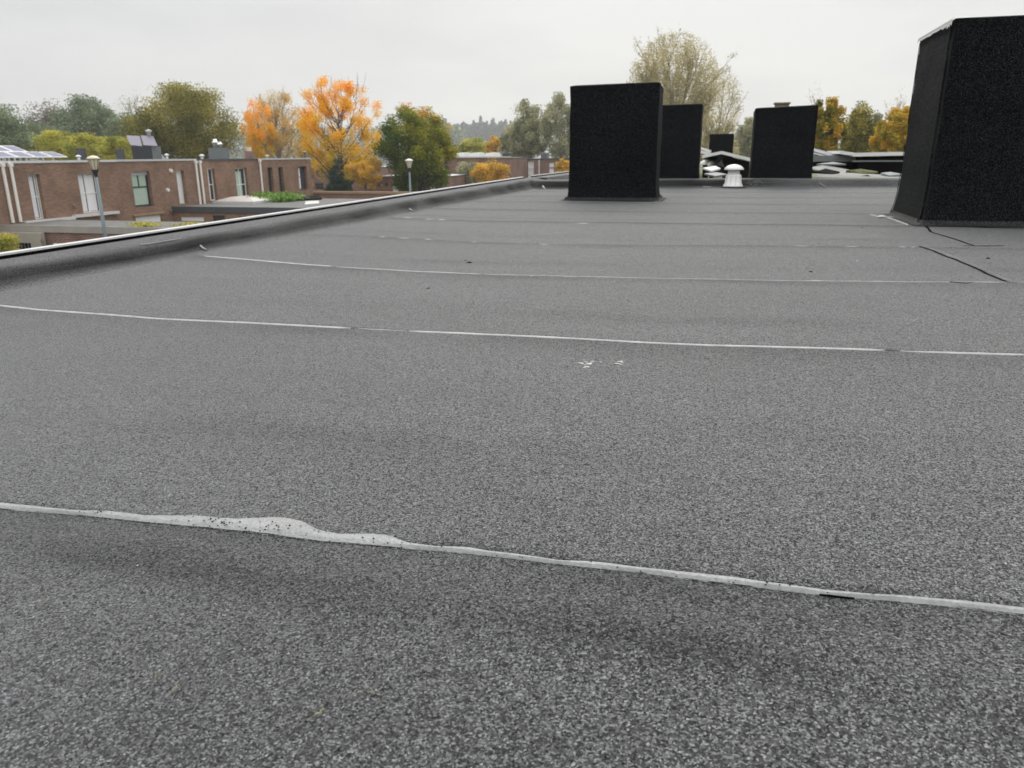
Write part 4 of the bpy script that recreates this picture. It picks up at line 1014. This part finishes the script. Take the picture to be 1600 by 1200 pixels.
# ================================================================ STREET LAMPS
def lamp(label, px, pyt, Y, hw, kind):
    p = at(px, pyt, Y); g = thing('street_lamp', label, 'street lamp', (p.x, Y, GZ), 'street lamps in the court')
    X = p.x; zt = p.z
    H_ = hw * 2.45
    MB().tube([(X, Y, GZ), (X, Y, zt - H_ - .25)], [.10, .055], 12).build('pole', MT['lamp_metal'], g, smooth=True)
    MB().lathe([(.055, -.28), (.065, -.2), (.13, -.02), (.15, 0)], (X, Y, zt - H_), 14).build('bracket', MT['zinc_dark'], g, smooth=True)
    MB().lathe([(hw * .48, 0), (hw * .95, H_ * .72), (hw * .97, H_ * .74)], (X, Y, zt - H_ + .002), 8).build('lantern', MT['lamp_glass'], g)
    for k in range(8):
        a_ = 2 * PI * k / 8; c_, s_ = math.cos(a_), math.sin(a_)
        MB().tube([(X + hw * .5 * c_, Y + hw * .5 * s_, zt - H_), (X + hw * .98 * c_, Y + hw * .98 * s_, zt - H_ * .26)], .012, 4).build('rib', MT['zinc_dark'], g)
    MB().lathe([(hw * 1.12, 0), (hw * 1.18, .03), (hw * .8, H_ * .17), (hw * .3, H_ * .24), (.02, H_ * .26)], (X, Y, zt - H_ * .255), 18).build('lid', MT['white_pvc' if kind else 'lamp_glass'], g, smooth=True)
lamp('street lamp with a cream lantern in front of the nearest row houses', 145, 243, 25.9, .215, 0)
lamp('street lamp with a white bowl in front of the green maple', 639, 248, 52, .25, 1)

# ================================================================ TREES
def leaves(P, size, tint, name, m, parent, stretch=1.0, droop=0.0):
    n = len(P)
    d1 = R.normal(size=(n, 3)); d1[:, 2] -= droop; d1 /= np.linalg.norm(d1, axis=1)[:, None]
    d2 = np.cross(d1, R.normal(size=(n, 3))); d2 /= np.linalg.norm(d2, axis=1)[:, None]
    s = size * R.uniform(.6, 1.35, n)[:, None]
    a, b = d1 * s * stretch, d2 * s * .62
    V = np.stack([P - a * .5, P + b * .5, P + a * .5, P - b * .5], 1).reshape(-1, 3).astype('f')
    me = bpy.data.meshes.new(name); me.vertices.add(4 * n); me.vertices.foreach_set('co', V.ravel())
    me.loops.add(4 * n); me.loops.foreach_set('vertex_index', np.arange(4 * n, dtype='i'))
    me.polygons.add(n); me.polygons.foreach_set('loop_start', np.arange(0, 4 * n, 4, dtype='i'))
    me.update(calc_edges=True)
    at_ = me.attributes.new('tint', 'FLOAT', 'FACE'); at_.data.foreach_set('value', np.clip(tint, 0, 1).astype('f'))
    me.materials.append(m)
    o = bpy.data.objects.new(name, me); C.objects.link(o); o.parent = parent; o.matrix_parent_inverse = Matrix.Translation(-parent.location)
    return o
def in_shape(n, shape):
    out_ = []
    while len(out_) < n:
        q = R.uniform(-1, 1, (n * 3, 3)); r2 = (q ** 2).sum(1)
        if shape == 'round': k = (r2 < 1) & (r2 > .12)
        elif shape == 'cone': k = (np.hypot(q[:, 0], q[:, 1]) < (1 - q[:, 2]) / 2 * .98)
        elif shape == 'egg': k = ((q[:, 0] ** 2 + q[:, 1] ** 2) / (1.0 - .55 * np.clip(q[:, 2], 0, 1) ** 1.5) ** 2 + q[:, 2] ** 2 < 1) & (r2 > .1)
        elif shape == 'fan': k = (r2 < 1) & (r2 > .2) & (q[:, 2] > -.75)
        out_ += q[k].tolist()
    return np.array(out_[:n])
def tree(name, label, cx, top, bot, hw, Y, m, n=9000, leaf=.2, clumps=90, cl=.17, shape='round', bark='bark', limbs=26, trunk_r=None, group='trees behind the houses', cat='tree', sparse=0.0, tint=None, lop=0.0, depth=None, seed=1, twigs=0, xs=1.0, droop=0, tr=None, twig_r=.012):
    """crown between photo rows top and bot, half-width hw px, centre column cx, at distance Y"""
    global R
    R = np.random.default_rng(seed)
    rl = random.Random(seed)
    n = int(n * 1.9); leaf *= .72
    pc, pt, pb, pr = at(cx, (top + bot) / 2, Y), at(cx, top, Y), at(cx, bot, Y), at(cx + hw, (top + bot) / 2, Y)
    rx = (pr - pc).length; rz = (pt.z - pb.z) / 2; cz = (pt.z + pb.z) / 2; X = pc.x; ry = depth or rx * .9
    t = thing(name, label, cat, (X, Y, GZ), group)
    cen = in_shape(clumps, shape)
    # lumpy outline
    amp = 1 + .13 * np.array([fbm(c[0] * 2, c[1] * 2 + c[2] * 2, 1.0, 2, seed) for c in cen])
    cen = cen * amp[:, None] * .9
    Cw = cen * [rx, ry, rz] + [X, Y, cz]
    ctint = R.uniform(0, 1, clumps)
    w = R.dirichlet(np.ones(clumps) * 2.2)
    idx = R.choice(clumps, n, p=w)
    if sparse: 
        keep = R.uniform(0, 1, n) > sparse * .0; idx = idx[keep]
    P = Cw[idx] + np.clip(R.normal(size=(len(idx), 3)), -1.7, 1.7) * [rx * cl, ry * cl, rz * cl * .8]
    rel = (P - [X, Y, cz]) / [rx, ry, rz]
    tn = .62 * ctint[idx] + .38 * R.uniform(0, 1, len(idx))
    if tint: tn = tint(rel, ctint[idx], R.uniform(0, 1, len(idx)))
    P = P[P[:, 2] > GZ + .1]; tn = tn[:len(P)] if len(tn) != len(P) else tn
    # trunk and limbs
    mb = MB(); tr_ = tr or max(.10, rx * .06)
    zt0 = cz - rz * .95 if bot < 300 else cz - rz
    spine_top = cz + rz * (.9 if shape == 'cone' else .35)
    z0 = GZ; k = 7; sp = [Vector((X + .03 * rx * fbm(i, 0, .7, 2, seed), Y + .03 * rx * fbm(i, 3, .7, 2, seed), z0 + (spine_top - z0) * i / (k - 1))) for i in range(k)]
    mb.tube(sp, [tr_ * (1 - .85 * (i / (k - 1))) for i in range(k)], 8)
    order = list(range(clumps)); rl.shuffle(order)
    ends = []
    for i in order[:limbs]:
        e = Vector(Cw[i]); h_ = max(GZ + 1, min(spine_top * .9, e.z - (.5 + .6 * rl.random()) * math.hypot(e.x - X, e.y - Y) - .15 * rz))
        f_ = max(.12, (h_ - z0) / (spine_top - z0)); f_ = min(f_, .95)
        jj = f_ * (k - 1); b0 = sp[int(jj)].lerp(sp[min(int(jj) + 1, k - 1)], jj - int(jj))
        mid = b0.lerp(e, .5) + Vector((rl.gauss(0, .05) * rx, rl.gauss(0, .05) * rx, -.05 * rz))
        pts = [b0, b0.lerp(mid, .5), mid, mid.lerp(e, .5), e]
        r0 = tr_ * (1 - .8 * f_) * .55
        mb.tube(pts, [r0, r0 * .75, r0 * .5, r0 * .3, r0 * .12], 5, cap=False); ends.append((mid, e, r0))
    for _ in range(twigs):
        m0, e, r0 = rl.choice(ends); s_ = m0.lerp(e, rl.random()); d = (e - Vector((X, Y, cz - rz * 1.1))).normalized()
        L_ = rx * rl.uniform(.12, .34)
        q = s_ + d * L_ + Vector((rl.gauss(0, .3), rl.gauss(0, .3), rl.gauss(0, .2))) * L_
        mb.tube([s_, s_.lerp(q, .5) + Vector((rl.gauss(0, .04), 0, rl.gauss(0, .04))) * L_, q], [twig_r, twig_r * .8, twig_r * .5], 3, cap=False)
    mb.build('trunk', MT[bark], t, smooth=True)
    leaves(P, leaf, tn, 'crown', m, t, droop=droop)
    return t
G = lambda *c: list(c)
LM = dict(
    greygreen=leaf_mat('leaves_grey_green', [(0, (0.078, 0.104, 0.058)), (.5, (0.195, 0.247, 0.143)), (1, (0.442, 0.494, 0.286))]),
    purple=leaf_mat('leaves_purple_grey', [(0, (.10, .08, .07)), (.6, (.17, .14, .11)), (1, (.24, .21, .15))]),
    yellowgreen=leaf_mat('leaves_yellow_green', [(0, (0.132, 0.165, 0.033)), (.5, (0.440, 0.440, 0.077)), (1, (0.825, 0.682, 0.110))]),
    olive=leaf_mat('leaves_olive', [(0, (.05, .055, .008)), (.45, (.22, .21, .03)), (.8, (.44, .38, .07)), (1, (.58, .46, .12))]),
    sparse_orange=leaf_mat('leaves_thin_orange', [(0, (.42, .32, .14)), (.45, (.62, .47, .20)), (.8, (.88, .52, .07)), (1, (.92, .56, .10))]),
    orange=leaf_mat('leaves_orange', [(0, (.45, .42, .04)), (.25, (.90, .58, .02)), (.6, (1.0, .50, .02)), (.85, (1.0, .46, .08)), (1, (1.0, .56, .30))], trans=.45),
    maple=leaf_mat('leaves_maple', [(0, (.016, .042, .004)), (.3, (.042, .090, .007)), (.55, (.14, .20, .012)), (.78, (.50, .42, .02)), (.91, (.85, .42, .03)), (1, (.85, .33, .22))]),
    conifer=leaf_mat('needles_dark', [(0, (0.016, 0.039, 0.023)), (1, (0.052, 0.111, 0.065))]),
    forest=leaf_mat('needles_blue_green', [(0, (.03, .07, .05)), (1, (.08, .14, .10))]),
    poplar=leaf_mat('leaves_pale_birch', [(0, (0.149, 0.161, 0.081)), (.5, (0.368, 0.368, 0.218)), (1, (0.667, 0.632, 0.391))]),
    yellow=leaf_mat('leaves_yellow', [(0, (.30, .22, .04)), (.5, (.72, .46, .05)), (1, (.90, .58, .10))]),
    pale=leaf_mat('leaves_pale_twiggy', [(0, (0.322, 0.299, 0.127)), (.5, (0.552, 0.483, 0.253)), (1, (0.736, 0.644, 0.414))]),
    rust=leaf_mat('leaves_rust_green', [(0, (.06, .07, .01)), (.35, (.26, .25, .02)), (.65, (.60, .44, .04)), (1, (.85, .42, .05))]),
    fern=leaf_mat('leaves_fresh_green', [(0, (.07, .16, .03)), (1, (.28, .46, .08))]),
)
# hazy wood on the horizon: one mass
def wood(name, px0, px1, top_fn, Y, m, n, leaf, kind='stuff', bot=262, thick=9):
    Rr = np.random.default_rng(int(px0) + 500)
    px = Rr.uniform(px0, px1, n); v = Rr.uniform(0, 1, n) ** .8
    P = []
    for a_, b_ in zip(px, v):
        tp = top_fn(a_); p = at(a_, tp + (bot - tp) * b_, Y); P.append((p.x, p.y + Rr.uniform(0, thick), p.z))
    o = bpy.data.objects.new('tmp', None); C.objects.link(o)
    ob = leaves(np.array(P), leaf, Rr.uniform(0, 1, n), name, m, o); ob.parent = None; ob['kind'] = kind; bpy.data.objects.remove(o)
    return ob
def jag(base, amp, s, seed): return lambda x: base + amp * fbm(x * s, seed, 1, 4, seed)
wood('distant_wood', -60, 420, jag(196, 16, .03, 2), 560, LM['greygreen'], 22000, 2.6, bot=262, thick=14)
wood('distant_wood', 400, 720, jag(196, 10, .03, 5), 560, LM['greygreen'], 12000, 2.6, bot=262, thick=14)
wood('distant_wood', 860, 1800, jag(222, 10, .02, 7), 560, LM['greygreen'], 22000, 2.8, bot=262, thick=14)
def spiky(x): return 194 - 10 * max(0, fbm(x, 7, .16, 2, 4) * 1.6) - 5 * abs(math.sin(x * .37 + 3 * fbm(x, 0, .07, 2, 1))) ** 4 + 5 * fbm(x, 0, .04, 3, 4)
wood('distant_pinewood', 655, 815, spiky, 820, LM['forest'], 30000, 2.9, bot=250, thick=8)

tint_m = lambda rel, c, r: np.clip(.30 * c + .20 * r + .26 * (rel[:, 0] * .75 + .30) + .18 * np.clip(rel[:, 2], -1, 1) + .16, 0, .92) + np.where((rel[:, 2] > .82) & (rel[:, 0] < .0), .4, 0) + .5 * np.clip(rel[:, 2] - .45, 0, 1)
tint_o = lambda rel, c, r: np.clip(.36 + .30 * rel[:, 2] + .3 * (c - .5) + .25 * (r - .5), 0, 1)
# left background
tree('broadleaf_tree', 'grey-green bushy tree at the left edge behind the solar panels', 12, 165, 262, 56, 62, LM['greygreen'], n=11000, leaf=.26, clumps=90, seed=21)
tree('bare_tree', 'purplish thinning tree behind the grey-green one at the left', 78, 150, 258, 34, 100, LM['purple'], n=5000, leaf=.34, clumps=60, limbs=30, twigs=160, seed=22, twig_r=.03)
tree('broadleaf_tree', 'pale grey-green tree in the middle of the left skyline', 130, 150, 256, 38, 92, LM['greygreen'], n=9000, leaf=.36, clumps=70, seed=23)
tree('broadleaf_tree', 'narrow grey-green tree left of the thin bare one', 158, 148, 254, 22, 104, LM['greygreen'], n=5000, leaf=.36, clumps=50, seed=123)
tree('bare_tree', 'thin bare tree rising left of the big olive tree', 212, 142, 250, 26, 100, LM['poplar'], n=1500, leaf=.28, clumps=60, limbs=46, twigs=420, bark='bark_pale', seed=24, twig_r=.035)
tree('broadleaf_tree', 'small grey-green tree under the thin bare one', 195, 178, 256, 32, 88, LM['greygreen'], n=6000, leaf=.32, clumps=50, seed=25)
tree('yellow_shrub', 'yellow-green shrub right of the grey-green tree, above the solar panels', 92, 204, 262, 34, 58, LM['yellowgreen'], n=6500, leaf=.20, clumps=60, seed=26, cat='shrub', group='yellow-green shrubs behind the row houses')
tree('yellow_shrub', 'yellow-green shrub behind the street lantern head', 140, 208, 262, 32, 57, LM['yellowgreen'], n=6500, leaf=.20, clumps=60, seed=27, cat='shrub', group='yellow-green shrubs behind the row houses')
tree('yellow_shrub', 'yellower shrub left of the roof box with collectors', 184, 212, 262, 28, 56, LM['yellowgreen'], n=6000, leaf=.20, clumps=60, seed=28, cat='shrub', group='yellow-green shrubs behind the row houses')
tree('willow_tree', 'big rounded olive-green tree behind the row houses', 298, 127, 275, 70, 72, LM['olive'], n=30000, leaf=.24, clumps=170, cl=.13, seed=29, droop=.6)
tree('willow_tree', 'smaller olive shoulder tree left of the big rounded one', 232, 172, 268, 38, 70, LM['olive'], n=11000, leaf=.25, clumps=80, seed=30, droop=.6)
tree('birch_tree', 'thin autumn tree with pale twigs left of the bright orange tree', 432, 138, 270, 46, 84, LM['sparse_orange'], n=9500, leaf=.20, clumps=110, cl=.10, limbs=70, twigs=700, bark='bark_pale', seed=31, twig_r=.022)
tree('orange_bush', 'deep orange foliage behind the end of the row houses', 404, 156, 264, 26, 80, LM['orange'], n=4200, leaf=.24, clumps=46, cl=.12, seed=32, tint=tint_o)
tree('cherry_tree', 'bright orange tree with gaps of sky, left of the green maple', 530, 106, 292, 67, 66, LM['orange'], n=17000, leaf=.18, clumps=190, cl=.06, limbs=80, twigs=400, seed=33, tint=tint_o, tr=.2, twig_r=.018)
tree('yellow_shrub', 'golden foliage low between the conifer and the maple', 570, 236, 300, 30, 62, LM['yellow'], n=4200, leaf=.18, clumps=50, cl=.11, seed=34, cat='shrub')
tree('thin_shrub', 'brownish half-bare shrub at the end of the row houses', 482, 200, 292, 26, 70, LM['sparse_orange'], n=2600, leaf=.19, clumps=60, cl=.12, limbs=40, twigs=260, seed=35, bark='bark', cat='shrub', twig_r=.02)
tree('conifer', 'small dark green cone-shaped conifer below the orange tree', 527, 240, 312, 27, 60, LM['conifer'], n=9000, leaf=.14, clumps=150, cl=.07, shape='cone', seed=36, limbs=40)
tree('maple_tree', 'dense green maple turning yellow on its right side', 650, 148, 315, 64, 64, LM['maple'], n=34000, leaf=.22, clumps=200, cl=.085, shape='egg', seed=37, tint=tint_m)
tree('yellow_shrub', 'yellow-green bush on the skyline right of the maple', 738, 214, 250, 26, 120, LM['yellowgreen'], n=3000, leaf=.42, clumps=40, seed=38, cat='shrub')
tree('yellow_shrub', 'small golden bush above the far pale roof', 771, 214, 252, 12, 110, LM['yellow'], n=1400, leaf=.36, clumps=30, seed=39, cat='shrub')
tree('golden_tree', 'golden leafy tree in front of the far pale-roofed house', 768, 246, 300, 27, 76, LM['yellow'], n=5000, leaf=.22, clumps=60, seed=40)
tree('thin_shrub', 'greenish bush in front of the far house, left of the golden tree', 728, 250, 300, 20, 78, LM['poplar'], n=3200, leaf=.22, clumps=50, seed=41, cat='shrub')
tree('golden_tree', 'small golden bush touching the first black chimney', 880, 248, 288, 14, 74, LM['yellow'], n=1800, leaf=.22, clumps=40, seed=42, cat='shrub')
tree('birch_tree', 'tall pale grey-green tree left of the first black chimney', 826, 150, 256, 34, 108, LM['poplar'], n=13000, leaf=.33, clumps=110, cl=.11, seed=43, limbs=50, twigs=200, twig_r=.03)
tree('birch_tree', 'loose pale tree half hidden behind the first black chimney', 878, 146, 256, 36, 104, LM['poplar'], n=9000, leaf=.31, clumps=90, cl=.11, seed=44, limbs=50, twigs=260, twig_r=.03)
tree('broadleaf_tree', 'low grey-green bush between the pinewood and the tall pale tree', 800, 196, 254, 24, 115, LM['poplar'], n=5000, leaf=.36, clumps=50, seed=45)

# the big fan-shaped half-bare tree: many fine upright branches
def fan_tree(label, cx, top, bot, hw, Y, seed, nb, m, n, name='poplar_tree', leaf=.16, right=0):
    global R
    R = np.random.default_rng(seed); rl = random.Random(seed)
    pc, pt, pr, pb = at(cx, (top + bot) / 2, Y), at(cx, top, Y), at(cx + hw, (top + bot) / 2, Y), at(cx, bot, Y)
    rx = (pr - pc).length; cz, rz = (pt.z + pb.z) / 2, (pt.z - pb.z) / 2; X = pc.x
    t = thing(name, label, 'tree', (X, Y, GZ), 'half-bare trees behind the chimneys')
    mb = MB(); fork = Vector((X, Y, cz - rz * .92)); P = []; T = []
    mb.tube([(X, Y, GZ), (X + .1, Y, (GZ + fork.z) / 2), fork + Vector((0, 0, .8))], [.5, .36, .22], 10)
    def grow(s_, d, L_, r, lev):
        k = 5; pts = [s_]; dd = d.copy()
        for i in range(k):
            dd = (dd + Vector((rl.gauss(0, .07), rl.gauss(0, .07), rl.gauss(.035, .04)))).normalized(); pts.append(pts[-1] + dd * L_ / k)
        mb.tube(pts, [r * (1 - .75 * i / k) for i in range(k + 1)], 4 if lev < 2 else 3, cap=False)
        if lev < 3:
            for _ in range((7, 6, 4)[lev]):
                f_ = rl.uniform(.28, .98) * k; i = min(int(f_), k - 1); b0 = pts[i].lerp(pts[i + 1], f_ - i)
                sd_ = (dd + Vector((rl.gauss(0, .42), rl.gauss(0, .42), rl.gauss(.08, .25)))).normalized()
                grow(b0, sd_, L_ * rl.uniform(.2, .34), r * .42, lev + 1)
        if lev >= 1:
            for p in pts[2:]:
                P.append(tuple(p))
    for i in range(nb):
        a = 2 * PI * rl.random(); el = math.acos(rl.uniform(.12, .99))
        d = Vector((math.sin(el) * math.cos(a), math.sin(el) * math.sin(a) * .8, math.cos(el)))
        # reach: the ellipsoid surface along d from the fork
        ox = fork - Vector((X, Y, cz)); o_ = Vector((ox.x / rx, ox.y / rx, ox.z / rz)); q = Vector((d.x / rx, d.y / rx, d.z / rz))
        A_, B_, C_ = q.dot(q), 2 * o_.dot(q), o_.dot(o_) - 1; reach = (-B_ + math.sqrt(max(B_ * B_ - 4 * A_ * C_, 0))) / (2 * A_)
        grow(fork + Vector((0, 0, rl.uniform(-.3, .9))), d, reach * .87 * rl.uniform(.93, 1.02), .085, 0)
    mb.build('trunk', MT['bark_pale'], t)
    P = np.array(P); n2 = int(n * .55); keep = R.choice(len(P), n - n2); Q = P[keep] + R.normal(size=(n - n2, 3)) * .16
    U = R.normal(size=(n2 * 3, 3)); U /= np.linalg.norm(U, axis=1)[:, None]; U = U * (R.uniform(.25, 1, n2 * 3) ** .5)[:, None]
    # streaks that follow the fanned branches
    ang = np.arctan2(U[:, 0], U[:, 2] + 1.1); st = np.array([fbm(a_ * 9, b_ * 2, 1, 3, seed) for a_, b_ in zip(ang, U[:, 1])])
    U = U[(st > -.12) & (U[:, 2] > -.7)][:n2]
    Q = np.concatenate([Q, U * [rx * .97, rx * .8, rz * .97] + [X, Y, cz] + R.normal(size=(len(U), 3)) * .1]); n = len(Q)
    cl = np.array([fbm(p[0], p[2], .5, 2, seed) for p in Q]); leaves(Q, leaf, .5 + .5 * cl + R.uniform(-.3, .3, n), 'crown', m, t)
    return t
fan_tree('tall half-bare round tree with fanned pale branches behind the chimneys', 1052, 46, 232, 78, 78, 51, 74, LM['pale'], 42000, leaf=.15)
fan_tree('fainter half-bare tree right of the tall round one', 1122, 104, 236, 40, 90, 52, 30, LM['pale'], 9000, leaf=.15)
tree('broadleaf_tree', 'hazy green tree in the gap left of the third chimney', 1166, 185, 256, 24, 112, LM['poplar'], n=6000, leaf=.36, clumps=60, seed=53)
tree('thin_shrub', 'low yellowish bush behind the small far chimney', 1110, 206, 256, 40, 100, LM['pale'], n=5000, leaf=.3, clumps=60, seed=54, cat='shrub')
tree('maple_tree', 'rust and green tree just right of the third chimney', 1292, 150, 262, 32, 50, LM['rust'], n=17000, leaf=.16, clumps=130, cl=.09, seed=55)
tree('broadleaf_tree', 'olive tree between the rust-green and the orange tree', 1340, 160, 262, 26, 60, LM['olive'], n=8000, leaf=.2, clumps=80, seed=56)
tree('broadleaf_tree', 'paler green tree at the middle of the right-hand gap', 1358, 170, 262, 22, 64, LM['poplar'], n=6000, leaf=.2, clumps=60, seed=57)
tree('maple_tree', 'orange tree beside the tall chimney at the right', 1402, 163, 264, 42, 48, LM['rust'], n=17000, leaf=.16, clumps=130, cl=.09, seed=58, tint=lambda rel, c, r: .55 + .3 * (c - .3) + .25 * (r - .5))
tree('bare_tree', 'bare twiggy treetop above the rust and green tree', 1276, 126, 240, 20, 62, LM['pale'], n=250, leaf=.12, clumps=40, limbs=34, twigs=240, seed=59, bark='bark_pale', twig_r=.014)
tree('bare_tree', 'bare twiggy treetop left of the tall chimney', 1398, 140, 240, 24, 64, LM['pale'], n=250, leaf=.12, clumps=40, limbs=34, twigs=240, seed=60, bark='bark_pale', twig_r=.014)
# beyond the right edge, continuing the row (seen from a step aside)
tree('maple_tree', 'rust-coloured tree hidden beyond the tall chimney', 1640, 150, 262, 60, 52, LM['rust'], n=9000, leaf=.24, clumps=90, seed=61)
# planting
tree('garden_shrub', 'yellow-green shrub at the bottom left behind the white roof edge', 4, 364, 430, 26, 24.6, LM['yellowgreen'], n=3600, leaf=.10, clumps=60, seed=62, cat='shrub', group='garden planting')
for i, (px, py, hw, top, lb) in enumerate(((412, 314, 12, 303, 'small green plants on the extension roof beside the downpipe'), (445, 314, 26, 300, 'bright green plants spreading on the extension roof'))):
    p = atz(px, 314, zC)
    t = thing('roof_plant', lb, 'plant', (p.x, p.y, zC), 'green plants on the extension roof')
    R = np.random.default_rng(70 + i); n = 2400; w = hw / 1202 * p.y
    Q = R.normal(size=(n, 3)) * [w * .42, .6, .12] + [p.x, p.y, zC + .22]; Q[:, 2] = np.clip(Q[:, 2], zC, zC + .6)
    leaves(Q, .13, R.uniform(0, 1, n), 'foliage', LM['fern'], t)
    mb = MB()
    for k in range(24):
        x_, y_ = p.x + R.normal() * w * .4, p.y + R.normal() * .5; mb.tube([(x_, y_, zC - .03), (x_ + .05, y_, zC + .3)], .008, 4)
    tag(mb.build('stems', MT['bark'], t), kind='stuff')
# moss and leaf litter on block B's roof
Rm = np.random.default_rng(5)
P = []
for cx, n in ((228, 500), (300, 260)):
    for _ in range(n):
        p = atz(Rm.normal(cx, 12), Rm.uniform(350, 354), zB); P.append((p.x, min(max(p.y, yB + .1), 29.9), zB - .02 + Rm.uniform(0, .12)))
tt = thing('moss_clump', 'yellowish moss and leaf litter on the grey extension roof', 'moss', (-22, 28.4, zB - .03)); tt['kind'] = 'stuff'
leaves(np.array(P), .09, Rm.uniform(0, 1, len(P)), 'litter', LM['yellowgreen'], tt)

# ================================================================ LITTER ON THE ROOF
def straw(label, P, r=.0011, m='straw', leafy=False, cat='straw'):
    pts = [atz(*p) for p in P]
    for i, p in enumerate(pts): p.z = roof_z(p.x, p.y) + .0025 + .002 * (i % 2)
    mb = MB(); n = len(pts)
    mb.tube(pts, [r * (1.3 if 0 < i < n - 1 else .5) for i in range(n)], 5)
    if leafy:
        a, b = pts[0], pts[1]; d = (b - a); s_ = Vector((-d.y, d.x, 0)) * .35
        mb.add([a, a.lerp(b, .5) + s_, b, a.lerp(b, .5) - s_ + Vector((0, 0, .003))], [(0, 1, 3), (1, 2, 3)])
    o = mb.build('straw' if not leafy else 'dry_leaf', MT[m]); tag(relocate(o), label, cat)
straw('tiny pale green leaf fragment at the bottom left', [(243, 1070), (250, 1064), (256, 1062)], .0005, leafy=True, cat='leaf')
straw('curled pale fibre just right of the leaf fragment at the bottom left', [(268, 1092), (275, 1088), (278, 1082), (276, 1078)], .0004, 'straw')
straw('yellow straw with a bent tip on the felt, bottom middle-left', [(485, 1130), (494, 1127), (501, 1122), (506, 1118), (511, 1120)], .0006, leafy=True)
straw('faint curled fibre right of the yellow straw', [(540, 1101), (552, 1096), (566, 1088), (578, 1084), (585, 1090), (583, 1097)], .0002)
straw('thin pale straw below the left end of the first seam', [(66, 955), (80, 943)], .0006)
straw('thin pale fibre near the right edge between the seams', [(1425, 504), (1435, 499)], .0010, 'chip')
straw('short pale straw near the right edge above the second seam', [(1558, 535), (1566, 535.5)], .0018)
dr = thing('bird_dropping', 'small splash of white bird dropping beyond the first seam', 'dropping', atz(922, 572))
mb = MB()
for _ in range(26):
    px, py = rnd.choice((908, 917, 922, 931, 968)) + rnd.gauss(0, 4), 571 + rnd.gauss(0, 3); p = atz(px, py); q = rnd.uniform(.0008, .0028); z = roof_z(p.x, p.y) + .0012
    a = rnd.random() * 3; e_ = rnd.uniform(.6, 3.2); mb.add([(p.x + q * e_ * math.cos(a + t), p.y + q * math.sin(a + t), z) for t in (0, 1.3, 2.6, 3.9, 5.1)] + [(p.x, p.y, z + .0012)], [(j, (j + 1) % 5, 5) for j in range(5)])
tag(mb.build('splash', MT['chip'], dr), kind='stuff')

# ================================================================ AIR
hz = MB().box(-903, 903, -903, 903, GZ - 1, 60).build('haze', None); hz['kind'] = 'stuff'
hm = bpy.data.materials.new('haze_air'); hm.use_nodes = True; t = hm.node_tree; t.nodes.clear()
v = t.nodes.new('ShaderNodeVolumePrincipled'); v.inputs['Color'].default_value = (.97, .98, 1, 1); v.inputs['Density'].default_value = .00045; v.inputs['Anisotropy'].default_value = 0.2
o_ = t.nodes.new('ShaderNodeOutputMaterial'); t.links.new(v.outputs[0], o_.inputs['Volume']); hz.data.materials.append(hm)
